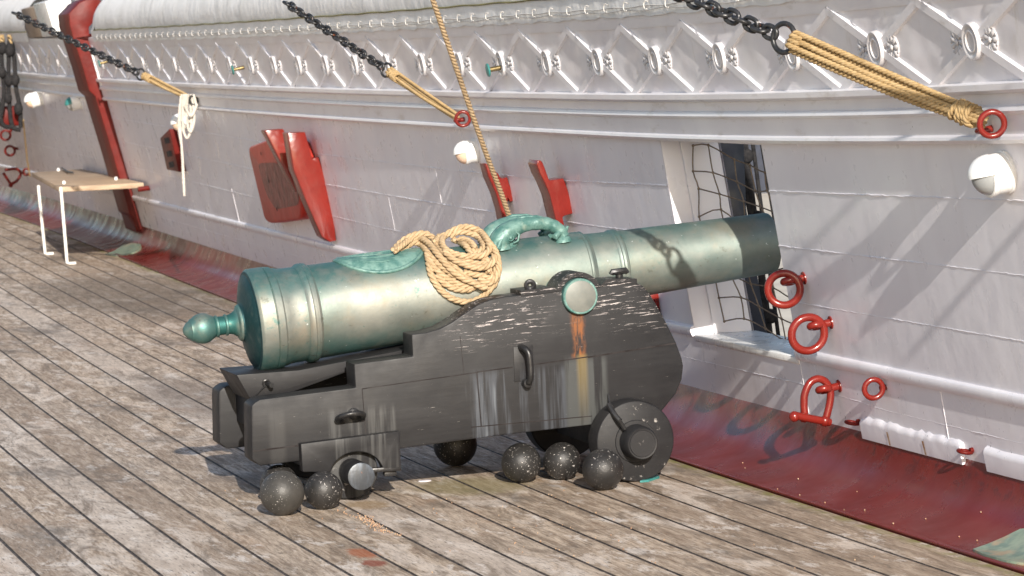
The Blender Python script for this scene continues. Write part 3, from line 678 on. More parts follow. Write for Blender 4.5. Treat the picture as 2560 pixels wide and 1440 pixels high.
# carriage cheeks, side outline read at the outer face
YC=13.22
ol=[(640,1165),(1000,1122),(1240,1090),(1480,1062),(1600,1070),(1652,1032),(1690,985),(1705,950),(1709,915),(1705,895),(1690,855),(1668,810),(1645,768),(1625,735),(1608,715),(1590,706),(1570,705),(1500,711),(1440,720),(1380,728),(1310,737),(1262,742),(1225,750),(1195,762),(1160,785),(1130,806),(1100,822),(1065,832),(1029,836),(1032,891),(885,910),(889,969),(650,999),(622,1005),(612,1012),(612,1030)]
prof_c=[on_y(q,YC) for q in ol]; prof_c[-1]=on_y((628,1030),YC); prof_c[-2]=on_y((629,1014),YC); prof_c[-3]=on_y((638,1006),YC); prof_c[0]=on_y((650,1165),YC); prof_c.append(on_y((630,1150),YC))
def cheek(y0,inner=False):
    mb=MB(); A=[V((q.x,y0,q.z)) for q in prof_c]; mb.prism(A,(0,.15,0)); o=part(mb,'cheek',M['carriage'],gun,smooth=30,bevel=.007); return o
ck=cheek(YC); ck2=cheek(13.87)
# board joints and iron plates on near cheek (grooves as thin dark recess strips are modelled proud battens of shadow)
def groove(p0,p1,wd=.0022):
    mb=MB()
    a=on_y(p0,YC);b=on_y(p1,YC);d=(b-a).normalized();u=V((-d.z,0,d.x))*wd
    mb.add([a-u+V((0,-.0012,0)),b-u+V((0,-.0012,0)),b+u+V((0,-.0012,0)),a+u+V((0,-.0012,0))],[(0,1,2,3)]); part(mb,'plank_joint',M['hole'],gun,smooth=0)
groove((1192,930),(1282,918)); groove((1330,912),(1470,892)); groove((1470,893),(1688,858),.003); groove((1192,930),(1203,1065)); groove((1178,1068),(1480,1040),.0018); groove((905,972),(1192,931),.0016); groove((632,1128),(752,1113),.003); groove((905,972),(915,1090),.0016); groove((1150,840),(1160,935),.001)
mb=MB(); a=on_y((1283,868),YC);b_=on_y((1332,862),YC);c_=on_y((1333,950),YC);d_=on_y((1286,955),YC); mb.prism([a,b_,c_,d_],(0,-.004,0)); part(mb,'handle_plate',M['carriage'],gun,bevel=.001)
# U handle
mb=MB(); h0=on_y((1303,868),YC-.01);h1=on_y((1315,955),YC-.01)
mb.tube(smooth_path([h0+V((0,.03,0)),h0+V((0,-.03,0.0)),h0+V((.014,-.052,-.02)),h0.lerp(h1,.5)+V((.012,-.055,0)),h1+V((.004,-.052,.02)),h1+V((0,-.03,0)),h1+V((0,.03,0))],6),.0125,10); mb.lathe([(0,.019),(.03,.017),(.034,.012),(.034,0)],h1+V((0,0,-.004)),(0,-1,0),14)
part(mb,'side_handle',M['iron'],gun)
# rear side ring with eye
e0=on_y((884,1035),YC)
mb=MB(); mb.lathe([(-.02,.026),(.012,.024),(.02,.012)],e0,(0,-1,0),14); part(mb,'eye_plate',M['iron'],gun)
rc=on_y((876,1044),YC-.035); mb=MB(); mb.torus(rc,.052,.0115,(-.05,.42,1),28,10); part(mb,'side_ring',M['iron'],gun)
# rear end axle bracket with arched cut
mb=MB(); yb0=YC-.045
L=on_y((752,1110),yb0);Rr=on_y((999,1078),yb0);Rb=on_y((1003,1172),yb0);Lb=on_y((757,1180),yb0)
ac=on_y((893,1195),yb0); arc=[]
for k in range(15):
    a=R_(8+160*k/14); arc.append(V((ac.x+.108*math.cos(a),yb0,ac.z+.012+.092*math.sin(a))))
poly=[L,Rr,Rb]+arc+[Lb]; A=[V((q.x,yb0,q.z)) for q in poly]
mb.prism(A,(0,.055,0)); part(mb,'axle_bracket',M['carriage'],gun,bevel=.004)
mb=MB(); mb.box((3.19,YC-.03,.115),(.12,.03,.018)); mb.box((3.21,YC-.01,.095),(.05,.03,.02)); part(mb,'bracket_bolt',M['iron'],gun,bevel=.004)
# axles
mb=MB(); mb.box((3.06,13.62,.135),(.15,.70,.12)); mb.lathe([(-.57,.0),(-.57,.048),(-.565,.052),(.565,.052),(.57,.048),(.57,0)],(3.06,13.62,.112),(0,1,0),24)
rax=part(mb,'rear_axle',M['carriage'],gun,bevel=.003)
mb=MB(); mb.lathe([(0,.053),(.008,.053),(.010,.048),(.010,0)],(3.056,13.05,.112),(0,-1,0),28); o=mb.build('axle_end_plate',M['axle']); o.parent=rax
mb=MB(); mb.box((4.19,13.62,.185),(.15,.62,.13)); mb.lathe([(-.56,.04),(.56,.04)],(4.19,13.62,.165),(0,1,0),24); part(mb,'front_axle',M['carriage'],gun,bevel=.004)
# trucks
def truck(x,y,r,s,hub=.066,hl=.085,th=.115):
    mb=MB(); mb.lathe([(0,.03),(0,r-.006),(.006,r),(th-.012,r),(th-.003,r-.004),(th,r-.010),(th,.0)],(x,y,r),(0,s,0),56)
    o=part(mb,'truck_wheel',M['carriage'],gun,smooth=35)
    if hub:
        mb=MB(); mb.lathe([(th-.004,hub+.022),(th+.005,hub+.018),(th+.006,hub+.004),(th+hl*.75,hub+.002),(th+hl,hub-.003),(th+hl+.004,hub-.006),(th+hl+.003,hub-.012),(th+hl+.006,hub-.014),(th+hl+.006,0)],(x,y,r),(0,s,0),40)
        h=mb.build('hub',M['carriage'],smooth=35); h.parent=o
    return o
fw=truck(4.190,13.205,.163,-1); truck(4.190,14.035,.163,1); truck(3.056,13.285,.112,-1,hub=0,th=.06); truck(3.056,14.00,.112,1,hub=0,th=.06)
# linch pin + its strap
a=on_y((1521,985),YC-.01); b_=on_y((1520,1010),13.10);c_=on_y((1562,1072),13.04)
mb=MB(); mb.tube([a,on_y((1524,1008),YC-.03),on_y((1523,1012),13.10)],.004,6); mb.tube(smooth_path([on_y((1522,1010),13.10),on_y((1536,1035),13.07),on_y((1550,1052),13.05)],4),[.011]*9,8,flat=(0,1,0)); mb.tube([on_y((1546,1048),13.05),on_y((1562,1073),13.06)],.009,8); part(mb,'linch_pin',M['iron'],gun)
# capsquares
def capsq(y0,dy):
    mb=MB(); T=TR; r0=.076; r1=.094
    def top_z(x): # cheek top at x
        best=0
        for a,b in zip(prof_c,prof_c[1:]):
            if min(a.x,b.x)<=x<=max(a.x,b.x) and abs(b.x-a.x)>1e-6: best=max(best,a.z+(b.z-a.z)*(x-a.x)/(b.x-a.x))
        return best
    outer_=[];inner_=[]
    xs=[T.x-.24,T.x-.16,T.x-.115]
    for x in xs: outer_.append(V((x,y0,top_z(x)+.018))); inner_.append(V((x,y0,top_z(x)-.004)))
    for k in range(17):
        a=R_(160-140*k/16); outer_.append(V((T.x+r1*math.cos(a),y0,T.z+r1*math.sin(a)+.002))); inner_.append(V((T.x+r0*math.cos(a),y0,T.z+r0*math.sin(a))))
    for x in (T.x+.115,T.x+.17,T.x+.245): outer_.append(V((x,y0,top_z(x)+.017))); inner_.append(V((x,y0,top_z(x)-.004)))
    n=len(outer_)
    mb.add(outer_+inner_+[p+V((0,dy,0)) for p in outer_+inner_],[(i,i+1,n+i+1,n+i) for i in range(n-1)]+[(2*n+i,2*n+i+1,3*n+i+1,3*n+i) for i in range(n-1)]+[(i,i+1,2*n+i+1,2*n+i) for i in range(n-1)]+[(n+i,n+i+1,3*n+i+1,3*n+i) for i in range(n-1)]+[(0,n,3*n,2*n),(n-1,2*n-1,4*n-1,3*n-1)])
    o=part(mb,'capsquare',M['carriage'],gun,smooth=35)
    mb=MB(); x=T.x-.185; z=top_z(x)+.018
    mb.torus((x,y0+.055,z+.012),.015,.010,(.2,1,0),16,8); mb.lathe([(0,.02),(.006,.018)],(x,y0+.055,z-.002),(0,0,1),10)
    h=mb.build('keep_bolt',M['iron']); h.parent=o; mb=MB()
    x=T.x+.19; z=top_z(x)+.017; mb.tube([(x-.035,y0+.06,z+.014),(x-.03,y0+.06,z+.022),(x+.03,y0+.06,z+.026),(x+.036,y0+.06,z+.016)],[.010,.013,.013,.010],8); mb.lathe([(0,.016),(.012,.016)],(x,y0+.06,z),(0,0,1),10)
    h=mb.build('keep_bolt',M['iron']); h.parent=o
capsq(YC-.004,.155); capsq(13.87,.15)
# stool bed under the breech
mb=MB(); A=[on_y(q,13.45) for q in ((590,937),(745,925),(1040,868),(1040,905),(888,921),(735,978),(627,1002))]; mb.prism([V((q.x,13.44,q.z)) for q in A],(0,.36,0)); part(mb,'stool_bed',M['carriage'],gun,bevel=.004)
mb=MB(); a=on_y((665,958),13.44); mb.torus(a+V((0,-.004,0)),.014,.004,(0,1,.3),14,6); mb.tube([a+V((0,.02,0)),a+V((.012,-.05,-.005))],.010,8); mb.tube([a+V((0,-.006,-.006)),a+V((-.05,-.004,-.05))],.0028,5); part(mb,'bed_bolt',M['iron'],gun)
# transom and bolster between cheeks
mb=MB(); mb.box((4.22,13.62,.42),(.12,.50,.26)); part(mb,'transom',M['carriage'],gun,bevel=.006)
mb=MB(); mb.box((2.80,13.62,.33),(.12,.50,.12)); part(mb,'bed_bolster',M['carriage'],gun,bevel=.005)
# green shim under the front truck
mb=MB(); a=on_z((1600,1207));b_=on_z((1622,1205));c_=on_z((1649,1196));d_=on_z((1640,1188))
mb.prism([a,b_,c_,d_],(0,0,.008)); tag(mb.build('wedge',M['tealpaint'],bevel=.001),'small teal green wedge lying under the front truck wheel of the cannon','wedge')
# ------------------------------------------------------------------ CANNONBALLS
me_ball=None
balls=[((708,1289),.0855,'ball2','worn grey cannonball nearest the camera, beside the rear of the cannon carriage'),
((811,1274),.0735,'ball','black cannonball touching the rear axle end of the cannon carriage'),
((700,1256),.074,'ball','dark cannonball tucked behind the worn grey one under the carriage tail'),
((1305,1207),.080,'ball','black speckled cannonball, leftmost of three beside the front truck wheel'),
((1407,1200),.076,'ball','black cannonball in the middle of the three beside the front truck wheel'),
((1509,1226),.0815,'ball','black speckled cannonball overlapping the front truck wheel, rightmost of three'),
((1140,1166),.092,'ball','cannonball in deep shadow under the middle of the carriage')]
for (p,r,mt,lab) in balls:
    q=on_z(p); 
    mb=MB(); mb.ball((0,0,0),r,24); o=mb.build('cannonball',M[mt],smooth=180)
    dd=V((q.x,q.y,0)).normalized()
    o.location=(q.x+dd.x*r*.10,q.y+dd.y*r*.10,r); o.rotation_euler=(random.random()*6,random.random()*6,random.random()*6)
    tag(o,lab,'cannonball','iron cannonballs around the carriage')
# ------------------------------------------------------------------ ROPE COIL on the barrel
def bar_pt(p,h):
    # ray against cylinder of barrel + h
    d=ray(p).normalized(); 
    # closest approach
    w0=CAM-AX0; a=d.dot(d); b=d.dot(AD); c=1; dd=d.dot(w0); e=AD.dot(w0); den=a*c-b*b
    tc=(b*e-c*dd)/den; sc=(a*e-b*dd)/den; P=CAM+d*tc; Q=AX0+AD*sc; r=BR(sc)+h; dist=(P-Q).length
    if dist>=r: 
        return P-V((0,0,0))
    # step back towards camera
    sinang=math.sqrt(1-b*b); back=math.sqrt(r*r-dist*dist)/sinang
    return P-d*back
def Z(p): return (940+p[0]/5.12,520+p[1]/5.12)
RR=.0136
strands=[
 (.016,[(215,548),(300,455),(400,385),(520,335),(640,330),(730,390),(790,490),(860,590),(960,700),(1060,810),(1160,900),(1280,970),(1400,1030),(1490,1010),(1545,900),(1560,760),(1530,640),(1480,520),(1440,430)]),
 (.040,[(235,548),(330,475),(440,400),(560,385),(660,440),(740,530),(820,630),(900,720),(1000,820),(1110,900),(1230,950),(1330,1000),(1420,1020)]),
 (.016,[(280,562),(380,500),(480,440),(580,470),(650,560),(730,660),(830,745),(950,830),(1040,900)]),
 (.014,[(660,600),(675,720),(700,840),(760,960),(850,1070),(960,1150),(1090,1195),(1220,1200),(1340,1150),(1430,1075),(1490,1000)]),
 (.018,[(650,590),(710,720),(790,810),(890,890),(1010,955),(1130,995),(1240,1010),(1330,960)]),
 (.016,[(780,860),(870,960),(980,1020),(1100,1045),(1210,1035),(1290,980)]),
 (.036,[(760,440),(800,370),(880,350),(980,290),(1100,245),(1220,250),(1330,300),(1410,390),(1450,480),(1430,560),(1350,610),(1230,620),(1100,610),(980,580),(880,520),(840,440),(860,370),(920,340)]),
 (.016,[(950,360),(1040,310),(1150,310),(1270,350),(1350,420),(1370,500),(1310,560),(1210,590)]),
 (.020,[(780,470),(850,560),(950,600),(1060,640),(1180,690),(1310,715),(1420,700),(1500,650)]),
 (.040,[(880,560),(980,650),(1080,700),(1200,745),(1330,765),(1430,740),(1500,690),(1520,620)]),
 (.018,[(980,400),(1060,430),(1140,480),(1190,540),(1220,600)]),
 (.030,[(1060,400),(1150,410),(1230,460),(1270,530)]),
 (.030,[(1400,400),(1470,470),(1530,560),(1565,680),(1570,800),(1530,900),(1460,960),(1380,940),(1320,900)]),
 (.016,[(1130,820),(1250,850),(1370,870),(1450,900),(1510,850),(1540,770)]),
 (.022,[(1340,620),(1410,660),(1450,740),(1440,830)]),
]
mb=MB()
for i,(h,pts) in enumerate(strands):
    P=[bar_pt(Z(p),h) for p in pts]; rope(mb,P,RR,sm=8,ph0=i*1.3)
o=mb.build('rope_coil',M['rope'],smooth=60); tag(o,'thick tan three-strand rope coiled loosely and draped over the bronze barrel','rope')
# ------------------------------------------------------------------ STAYS: chain, ring, lanyard
def link_mesh(L,Wd,r):
    mb=MB(); pts=[]; a=L/2-Wd/2
    for k in range(7): th=-PI/2+PI*k/6; pts.append((a+Wd/2*math.cos(th),Wd/2*math.sin(th),0))
    for k in range(7): th=PI/2+PI*k/6; pts.append((-a+Wd/2*math.cos(th),Wd/2*math.sin(th),0))
    mb.tube([V(p) for p in pts],r,8,closed=True,flat=(0,0,1)); return mb
def stay(px_bolt,P_ring,bolt_pt,px_far,label,ringR,linkL,lroped,nrope,label2,extra=0,spread=.03,knot_far=True):
    """chain from beyond the top of the frame down to a ring"""
    d=(P_ring-bolt_pt).normalized()
    root=thing('chain_stay',label,'chain',P_ring)
    cd=d
    perp=cd.cross(V((0,0,1))).normalized(); up2=perp.cross(cd).normalized()
    view=(P_ring-CAM).normalized(); rn=(view-cd*view.dot(cd)).normalized()
    mb=MB(); rcen=P_ring; rn2=(rn+up2*.25).normalized(); mb.torus(rcen,ringR,ringR*.19,rn2,30,10,ref=cd); part(mb,'ring',M['chain'],root,smooth=60)
    start=P_ring+cd*(ringR*.95)
    lm=None; s=0; i=0; L=linkL; step=L*.72
    while i<extra:
        if lm is None:
            o=link_mesh(L,L*.68,L*.135).build('link',M['chain'],smooth=60); lm=o.data; bpy.data.objects.remove(o)
        c=start+cd*(step*i+L*.3)+V((0,0,-.0))
        a=(up2 if i%2==0 else perp); tw=math.sin(i*1.7)*.25; a=(a+ (perp if i%2==0 else up2)*tw).normalized(); b=a; n_=cd.cross(b).normalized()
        m=Matrix((cd,b,n_)).transposed().to_4x4(); m.translation=c
        o=bpy.data.objects.new('link',lm); COL.objects.link(o); o.parent=root; o.matrix_parent_inverse=Matrix.Translation(-V(root.location)); o.matrix_basis=m
        i+=1
    # lanyard rope
    mb=MB(); side=cd.cross(view).normalized(); dep=side.cross(cd).normalized()
    A=P_ring-cd*(ringR*1.05); Bp=bolt_pt+cd*.02
    for k in range(nrope):
        t=(k/(nrope-1)-.5) if nrope>1 else 0
        offA=side*t*spread*1.2+dep*(.008 if k%2 else -.008); offB=side*t*spread*.75+dep*(.008 if k%2 else -.008)
        sag=V((0,0,-.006*(k%3)))
        rope(mb,[A+offA+cd*.012,A+offA*1.05-cd*.03,A.lerp(Bp,.5)+(offA+offB)*.5+sag,Bp+offB],lroped,sm=6,ph0=k*1.1)
    for k in range(nrope//2):   # bights over the ring
        t=(k-(nrope//2-1)/2)*spread/ max(1,nrope//2); 
        rope(mb,[A-cd*.03+side*t+dep*.012,A+cd*.008+side*t+dep*.018,A+cd*(.018)+side*t,A+cd*.008+side*t-dep*.018,A-cd*.03+side*t-dep*.012],lroped,sm=6)
    K=(Bp+cd*.085) if not knot_far else (A-cd*.035)
    rk=random.Random(4)
    for k in range(5):
        cc=K+cd*(k-2)*lroped*1.7; rad=spread*.50+lroped*.6; tilt=rk.uniform(-.5,.5)
        rope(mb,[cc+(side*math.cos(a)+dep*math.sin(a))*rad+cd*math.sin(a+k)*tilt*.03 for a in [2*PI*j/9 for j in range(10)]],lroped,sm=4)
    rope(mb,[K-V((0,0,rad*.6)),K-V((0,0,rad*1.0))+cd*.01,K-V((0,0,rad*1.35))+cd*.02],lroped*1.05,sm=5)
    if nrope>400: rope(mb,[K-side*rad*.2-cd*.02,K+side*rad-cd*.05-V((0,0,.01)),K+side*rad*1.5+cd*.06-V((0,0,.02)),K+side*rad*1.7+cd*.085-V((0,0,.035))],lroped,sm=5)
    o=mb.build('lanyard',M['lanyard'],smooth=60); tag(o,label2,'rope','tan rope lanyards of the chain stays')
    return root
def red_eye(bolt_pt,y,z,R,r,nrm,label,stem=True,ref=None,name='eye_bolt',grp='red iron rings on the bulwark'):
    mb=MB(); mb.torus(bolt_pt,R,r,nrm,30,10,ref=ref)
    o=mb.build(name,M['red'],smooth=60); tag(o,label,'ring bolt',grp)
    return o
# sun line: the ring of the big stay throws its shadow on the barrel
Bq=bar_pt((1648,655),0); dS=-SUN; dR=ray((1960,95)).normalized(); w0=Bq-CAM; a_=dS.dot(dS);b__=dS.dot(dR);c__=1;d__=dS.dot(w0);e__=dR.dot(w0); den=a_*c__-b__*b__
tr=(a_*e__-b__*d__)/den; P3=CAM+dR*12.03
Q3=W((2473,307),.06)
stay(None,P3,Q3,None,'heavy black chain with a large iron ring at the upper right',.050,.064,.0105,6,'long tan rope lanyard of many turns between the large ring and the rail at right',22,.050,False)
qa=W((1150,298),.045); Pr2=on_y((966,175),17.95)
stay(None,Pr2,qa,None,'rusty black chain hanging down to a ring left of the upper middle',.036,.056,.0085,4,'tan rope lanyard knotted below the ring on the middle chain',22,.034,True)
qb=W((480,248),.05); Pr1=on_y((352,186),26.35)
stay(None,Pr1,qb,None,'thin black chain running to the far rail at the upper left',.042,.068,.010,4,'short tan lanyard on the left chain ending at the white hanging rope',30,.034,True)
# ring bolts taking the lanyards
def ringbolt(pxr,pxe,R,r,nrm,mat,label,off=.085):
    c=W(pxr,off); root=thing('ring_bolt',label,'ring bolt',c,'red iron rings on the bulwark' if mat=='red' else None)
    mb=MB(); mb.torus(c,R,r,nrm,30,10); part(mb,'ring',M[mat],root,smooth=60)
    mb=MB(); e=W(pxe,.0); mb.lathe([(-.02,.014),(.055,.0115)],e,(-1,0,-.15),12); mb.torus(e+V((-.062,0,-.008)),.014,.008,(0,.3,1),16,8); part(mb,'eye',M[mat],root,smooth=50)
ringbolt((2480,310),(2496,318),.040,.0105,(.25,1,.15),'red','red ring bolt on the rail taking the long lanyard at right')
ringbolt((1157,297),(1172,296),.036,.0088,(.22,1,.1),'red','red ring on the rail where the middle chain lanyard ends, behind the hanging rope',.07)
ringbolt((484,250),(492,250),.032,.009,(.22,1,.1),'iron','dark ring bolt behind the white hanging rope at the left',.06)
# running rope
mb=MB(); e1=W((1275,548),.05); e0=on_y((1062,-60),15.6); rope(mb,[e0,e0.lerp(e1,.3)+V((.0,0,-.01)),e0.lerp(e1,.65)+V((.0,0,-.015)),e1,e1+V((.02,.1,-.12)),W((1290,640),.03)],.0135,sm=8)
tag(mb.build('running_rope',M['rope'],smooth=60),'single tan rope running down from the top of the photo to the left red cleat','rope')
# ------------------------------------------------------------------ red rings, shackles
def eye_and_ring(px_eye,px_ring,R,r,label,nrm=(.12,1,.1),sq=1,shape='ring'):
    q=W(px_eye); cen=W(px_ring,.0)
    root=thing('ring_bolt',label,'ring bolt',q,'red iron rings on the bulwark')
    n=V((-1,edges(q.y),-lean(q.y))).normalized()
    tip=q+n*.078
    rc=on_y(px_ring,tip.y)
    mb=MB(); mb.lathe([(-.01,.016),(.050,.0145)],q,n,14); up=V((0,1,0)); mb.torus(q+n*.064,.021,.0140,V((0,.35,1)),20,10,ref=n,sq=.85); mb.lathe([(-.002,.026),(.004,.025),(.006,.016)],q,n,16)
    part(mb,'eye',M['red'],root,smooth=50)
    if shape=='ring':
        mb=MB(); mb.torus(rc,R,r,nrm,36,12); part(mb,'ring',M['red'],root,smooth=60)
    return root,tip,rc
eye_and_ring((2010,695),(1960,723),.0625,.0152,'upper red ring hanging from its eye bolt beside the muzzle',(.45,1,.05))
eye_and_ring((2077,806),(2020,835),.0655,.0158,'larger red ring hanging from its eye bolt right of the port sill',(.05,1,.12))
rt,tip,_=eye_and_ring((2098,965),(2040,1000),.06,.012,'red shackle hanging from its eye bolt above the red waterway',shape='sh')
mb=MB(); ysh=tip.y
def sp(x,y): return on_y((x,y),ysh)
mb.tube(smooth_path([sp(2012,1040),sp(2010,1010),sp(2012,985),sp(2024,958),(sp(2044,947)),sp(2064,955),sp(2076,978),sp(2074,1010),sp(2064,1050)],5),[.0150]*41,10,flat=(0,1,0))
for (x,y) in ((2010,1042),(2062,1052)): c0=sp(x,y); mb.lathe([(-.012,.019),(-.008,.022),(.008,.022),(.012,.019)],c0,(1,-.25,-.18),16)
mb2=MB(); pa=sp(1985,1038)+V((0,-.02,0)); pb=sp(2075,1056); mb2.tube([pa,pb],.0155,12); mb2.ball(sp(1981,1040)+V((0,-.02,0)),.021,9)
part(mb,'bow',M['red'],rt,smooth=60); part(mb2,'pin',M['red'],rt,smooth=60)
q=W((2213,967)); n=V((-1,0,-.15)).normalized(); mb=MB(); rc=on_y((2184,972),q.y-.01); mb.torus(rc,.035,.0105,(.12,1,.08),30,10,ref=(0,0,1),sq=1); mb.tube([q+V((.01,0,0)),rc+V((.030,0,.0))],[.011,.013],10)
tag(mb.build('eye_bolt',M['red'],smooth=60),'small red eye bolt right of the shackle','eye bolt','red iron rings on the bulwark')
for px,lab in (((2130,1057),'flat dark red ring just left of the rust streaked white chock'),((2412,1129),'flat dark red ring between the two white chocks')):
    q=W(px,.03); mb=MB(); mb.torus(q,.024,.0065,(.15,-.12,1),26,8); mb.lathe([(-.03,.010),(.012,.010)],q+V((.03,-.004,.004)),(-1,0,-.1),10)
    tag(mb.build('eye_bolt',M['redpost'],smooth=60),lab,'eye bolt','red iron rings on the bulwark')
# far left cluster
for (pe,prr,R,lab) in (((30,320),(14,338),.055,'upper red ring at the left edge below the black tackle'),((45,372),(25,377),.055,'small red ring at the left edge on the far bulwark'),):
    q=W(pe); root=thing('ring_bolt',lab,'ring bolt',q,'red iron rings at the far left'); rc=on_y(prr,q.y-.05); mb=MB(); mb.torus(rc,R,.014,(.2,1,.1),24,8); part(mb,'ring',M['redpost'],root); mb=MB(); mb.tube([q,rc+V((.05,0,.03))],.016,8); part(mb,'eye',M['redpost'],root)
q=W((72,430)); root=thing('shackle','dark red shackle hanging at the far left above the table','shackle',q); yy=q.y-.05; f=lambda x,y:on_y((x,y),yy)
mb=MB(); mb.tube(smooth_path([f(12,425),f(32,422),f(45,424),f(52,435),f(42,452),f(28,460)],5),.016,8); part(mb,'bow',M['redpost'],root); mb=MB(); mb.tube([f(8,432),f(28,462)],.016,8); mb.ball(f(27,463),.026,7); part(mb,'pin',M['redpost'],root); mb=MB(); mb.torus(f(66,430),.035,.014,(.2,1,.1),20,8); part(mb,'eye',M['redpost'],root)
# ------------------------------------------------------------------ face prisms: knees and cleats
def face(mb,poly,Y,th,m=0):
    A=[on_y(p,Y) for p in poly]; mb.prism(A,(0,th,0),m)
Y0=W((838,575)).y
kn=thing('belaying_bracket','red bracket of two pointed knees standing off the bulwark above the breech','bracket',(WX(Y0,.9),Y0,.9))
poly=[(719,332),(763,330),(781,398),(784,396),(797,392),(804,410),(819,416),(824,442),(829,500),(835,550),(841,602),(825,605),(805,592),(768,508),(735,425)]
mb=MB(); face(mb,poly,Y0,.16); part(mb,'knee',M['red'],kn,bevel=.008,smooth=35)
Y1=Y0+.50
polyb=[(x-4,y+10) for x,y in [(664,316),(711,314),(730,372),(748,430),(775,470),(790,540),(795,560),(770,520),(742,450),(700,380)]]
poly2=[(662,326),(709,322),(722,365),(738,440),(762,470),(770,505),(772,530),(752,500),(715,430)]
mb=MB(); face(mb,poly2,Y1,.14); part(mb,'knee',M['red'],kn,bevel=.008,smooth=35)
mb=MB(); a=on_y((735,425),Y1+.05); b2=on_y((752,438),Y0+.02); mb.tube([a,a.lerp(b2,.5),b2],[.028]*3,8); part(mb,'crosspiece',M['red'],kn)
# fairlead plate
def wall_prism(mb,poly,off1,off0=0,m=0):
    A=[W(p,off1) for p in poly]; B=[]
    for q in A: B.append(PW(q.y,q.z,off0) if True else q)
    mb.prism2(A,B,m); return A
fl=thing('fairlead','red rounded wooden fairlead with a scooped hollow and bolt holes, behind the bracket','fairlead',W((690,450)))
def rrect(pts,r=.25,n=5):
    out=[];N=len(pts)
    for i in range(N):
        p0,p1,p2=V((*pts[i-1],0)),V((*pts[i],0)),V((*pts[(i+1)%N],0)); a=p1.lerp(p0,r); b=p1.lerp(p2,r*.6)
        for k in range(n+1): t=k/n; q=a*(1-t)**2+p1*2*t*(1-t)+b*t*t; out.append((q.x,q.y))
    return out
outl=rrect([(618,368),(668,349),(735,352),(752,400),(752,548),(664,560)],.18)
mb=MB(); wall_prism(mb,outl,.10); part(mb,'block',M['redmatte'],fl,bevel=.018,seg=3,smooth=45)
hol=rrect([(643,408),(690,406),(720,436),(744,470),(748,512),(690,524),(668,490)],.3)
t=NT('hollow_shade_red'); c=t.mix(t.ramp(t.noise(12,5,.6),.35,.65),(.10,.012,.010),(.26,.06,.05)); M['hollow']=t.fin(c,.34,0,t.bump(t.noise(14,4),.6,.02),0,.15)  # flat patch; the hollow's shade and glare are put into its colour
mb=MB(); A=[W(p,.1035) for p in hol]; cen=sum(A,V((0,0,0)))/len(A); N=len(A); mb.add(A+[cen],[(i,(i+1)%N,N) for i in range(N)]); part(mb,'hollow',M['hollow'],fl,smooth=60)
for px in ((652,384),(672,453),(692,523)):
    mb=MB(); c0=W(px,.108); mb.lathe([(0,0),(0,.014)],c0,(-1,0,-.15),12); part(mb,'bolt_hole',M['hole'],fl)
# cleats
def Zp(x,y): return (1080+x/4.5,300+y/4.5)
Yc2=W((1425,500)).y
cl=thing('horn_cleat','large glossy red horn cleat on the bulwark, right of the hanging rope','cleat',(WX(Yc2,.9),Yc2,.9),'red cleats above the barrel')
mb=MB(); face(mb,[Zp(*p) for p in ((1190,452),(1225,455),(1245,480),(1262,520),(1320,680),(1395,672),(1478,655),(1520,760),(1600,1035),(1590,1050),(1492,1078),(1470,1095),(1480,1140),(1508,1270),(1440,1300),(1405,1180),(1385,1080),(1330,850),(1268,700),(1215,600),(1178,500))],Yc2,.15); part(mb,'horn',M['red'],cl,bevel=.012,seg=3,smooth=40)
Yc1=W((1280,490)).y
cl=thing('horn_cleat','slim red horn cleat partly hidden by the hanging rope it holds','cleat',(WX(Yc1,.9),Yc1,.9),'red cleats above the barrel')
mb=MB(); face(mb,[Zp(*p) for p in ((600,485),(640,505),(700,570),(745,600),(770,650),(800,660),(848,640),(870,720),(905,800),(930,905),(880,925),(855,870),(850,960),(860,1060),(842,1130),(800,1130),(775,1000),(720,820),(640,640))],Yc1,.12); part(mb,'horn',M['red'],cl,bevel=.008,seg=3,smooth=40)
# small cavel at left
mb=MB(); wall_prism(mb,[(400,345),(423,322),(447,430),(417,424)],.06); cav=mb.build('cavel_plate',M['redpost'],bevel=.006); tag(cav,'small dark red slotted cavel below the hanging white rope at left','cavel')
for (cx,cy) in ((417,352),(423,385),(428,412)):
    mb=MB(); A=[W((cx+dx,cy+dy),.063) for dx,dy in ((-7,-6),(5,-9),(8,5),(-4,8))]; mb.add(A,[(0,1,2,3)]); o=mb.build('slot',M['hole'],smooth=0); o.parent=cav
# red bracket below the barrel
mb=MB(); Yb=W((1652,770)).y; face(mb,[(1622,735),(1660,732),(1656,745),(1648,748),(1650,790),(1640,800),(1620,745)],Yb,.12); tag(mb.build('deck_bracket',M['red'],bevel=.006),'small red bracket on the bulwark just visible under the barrel','bracket')
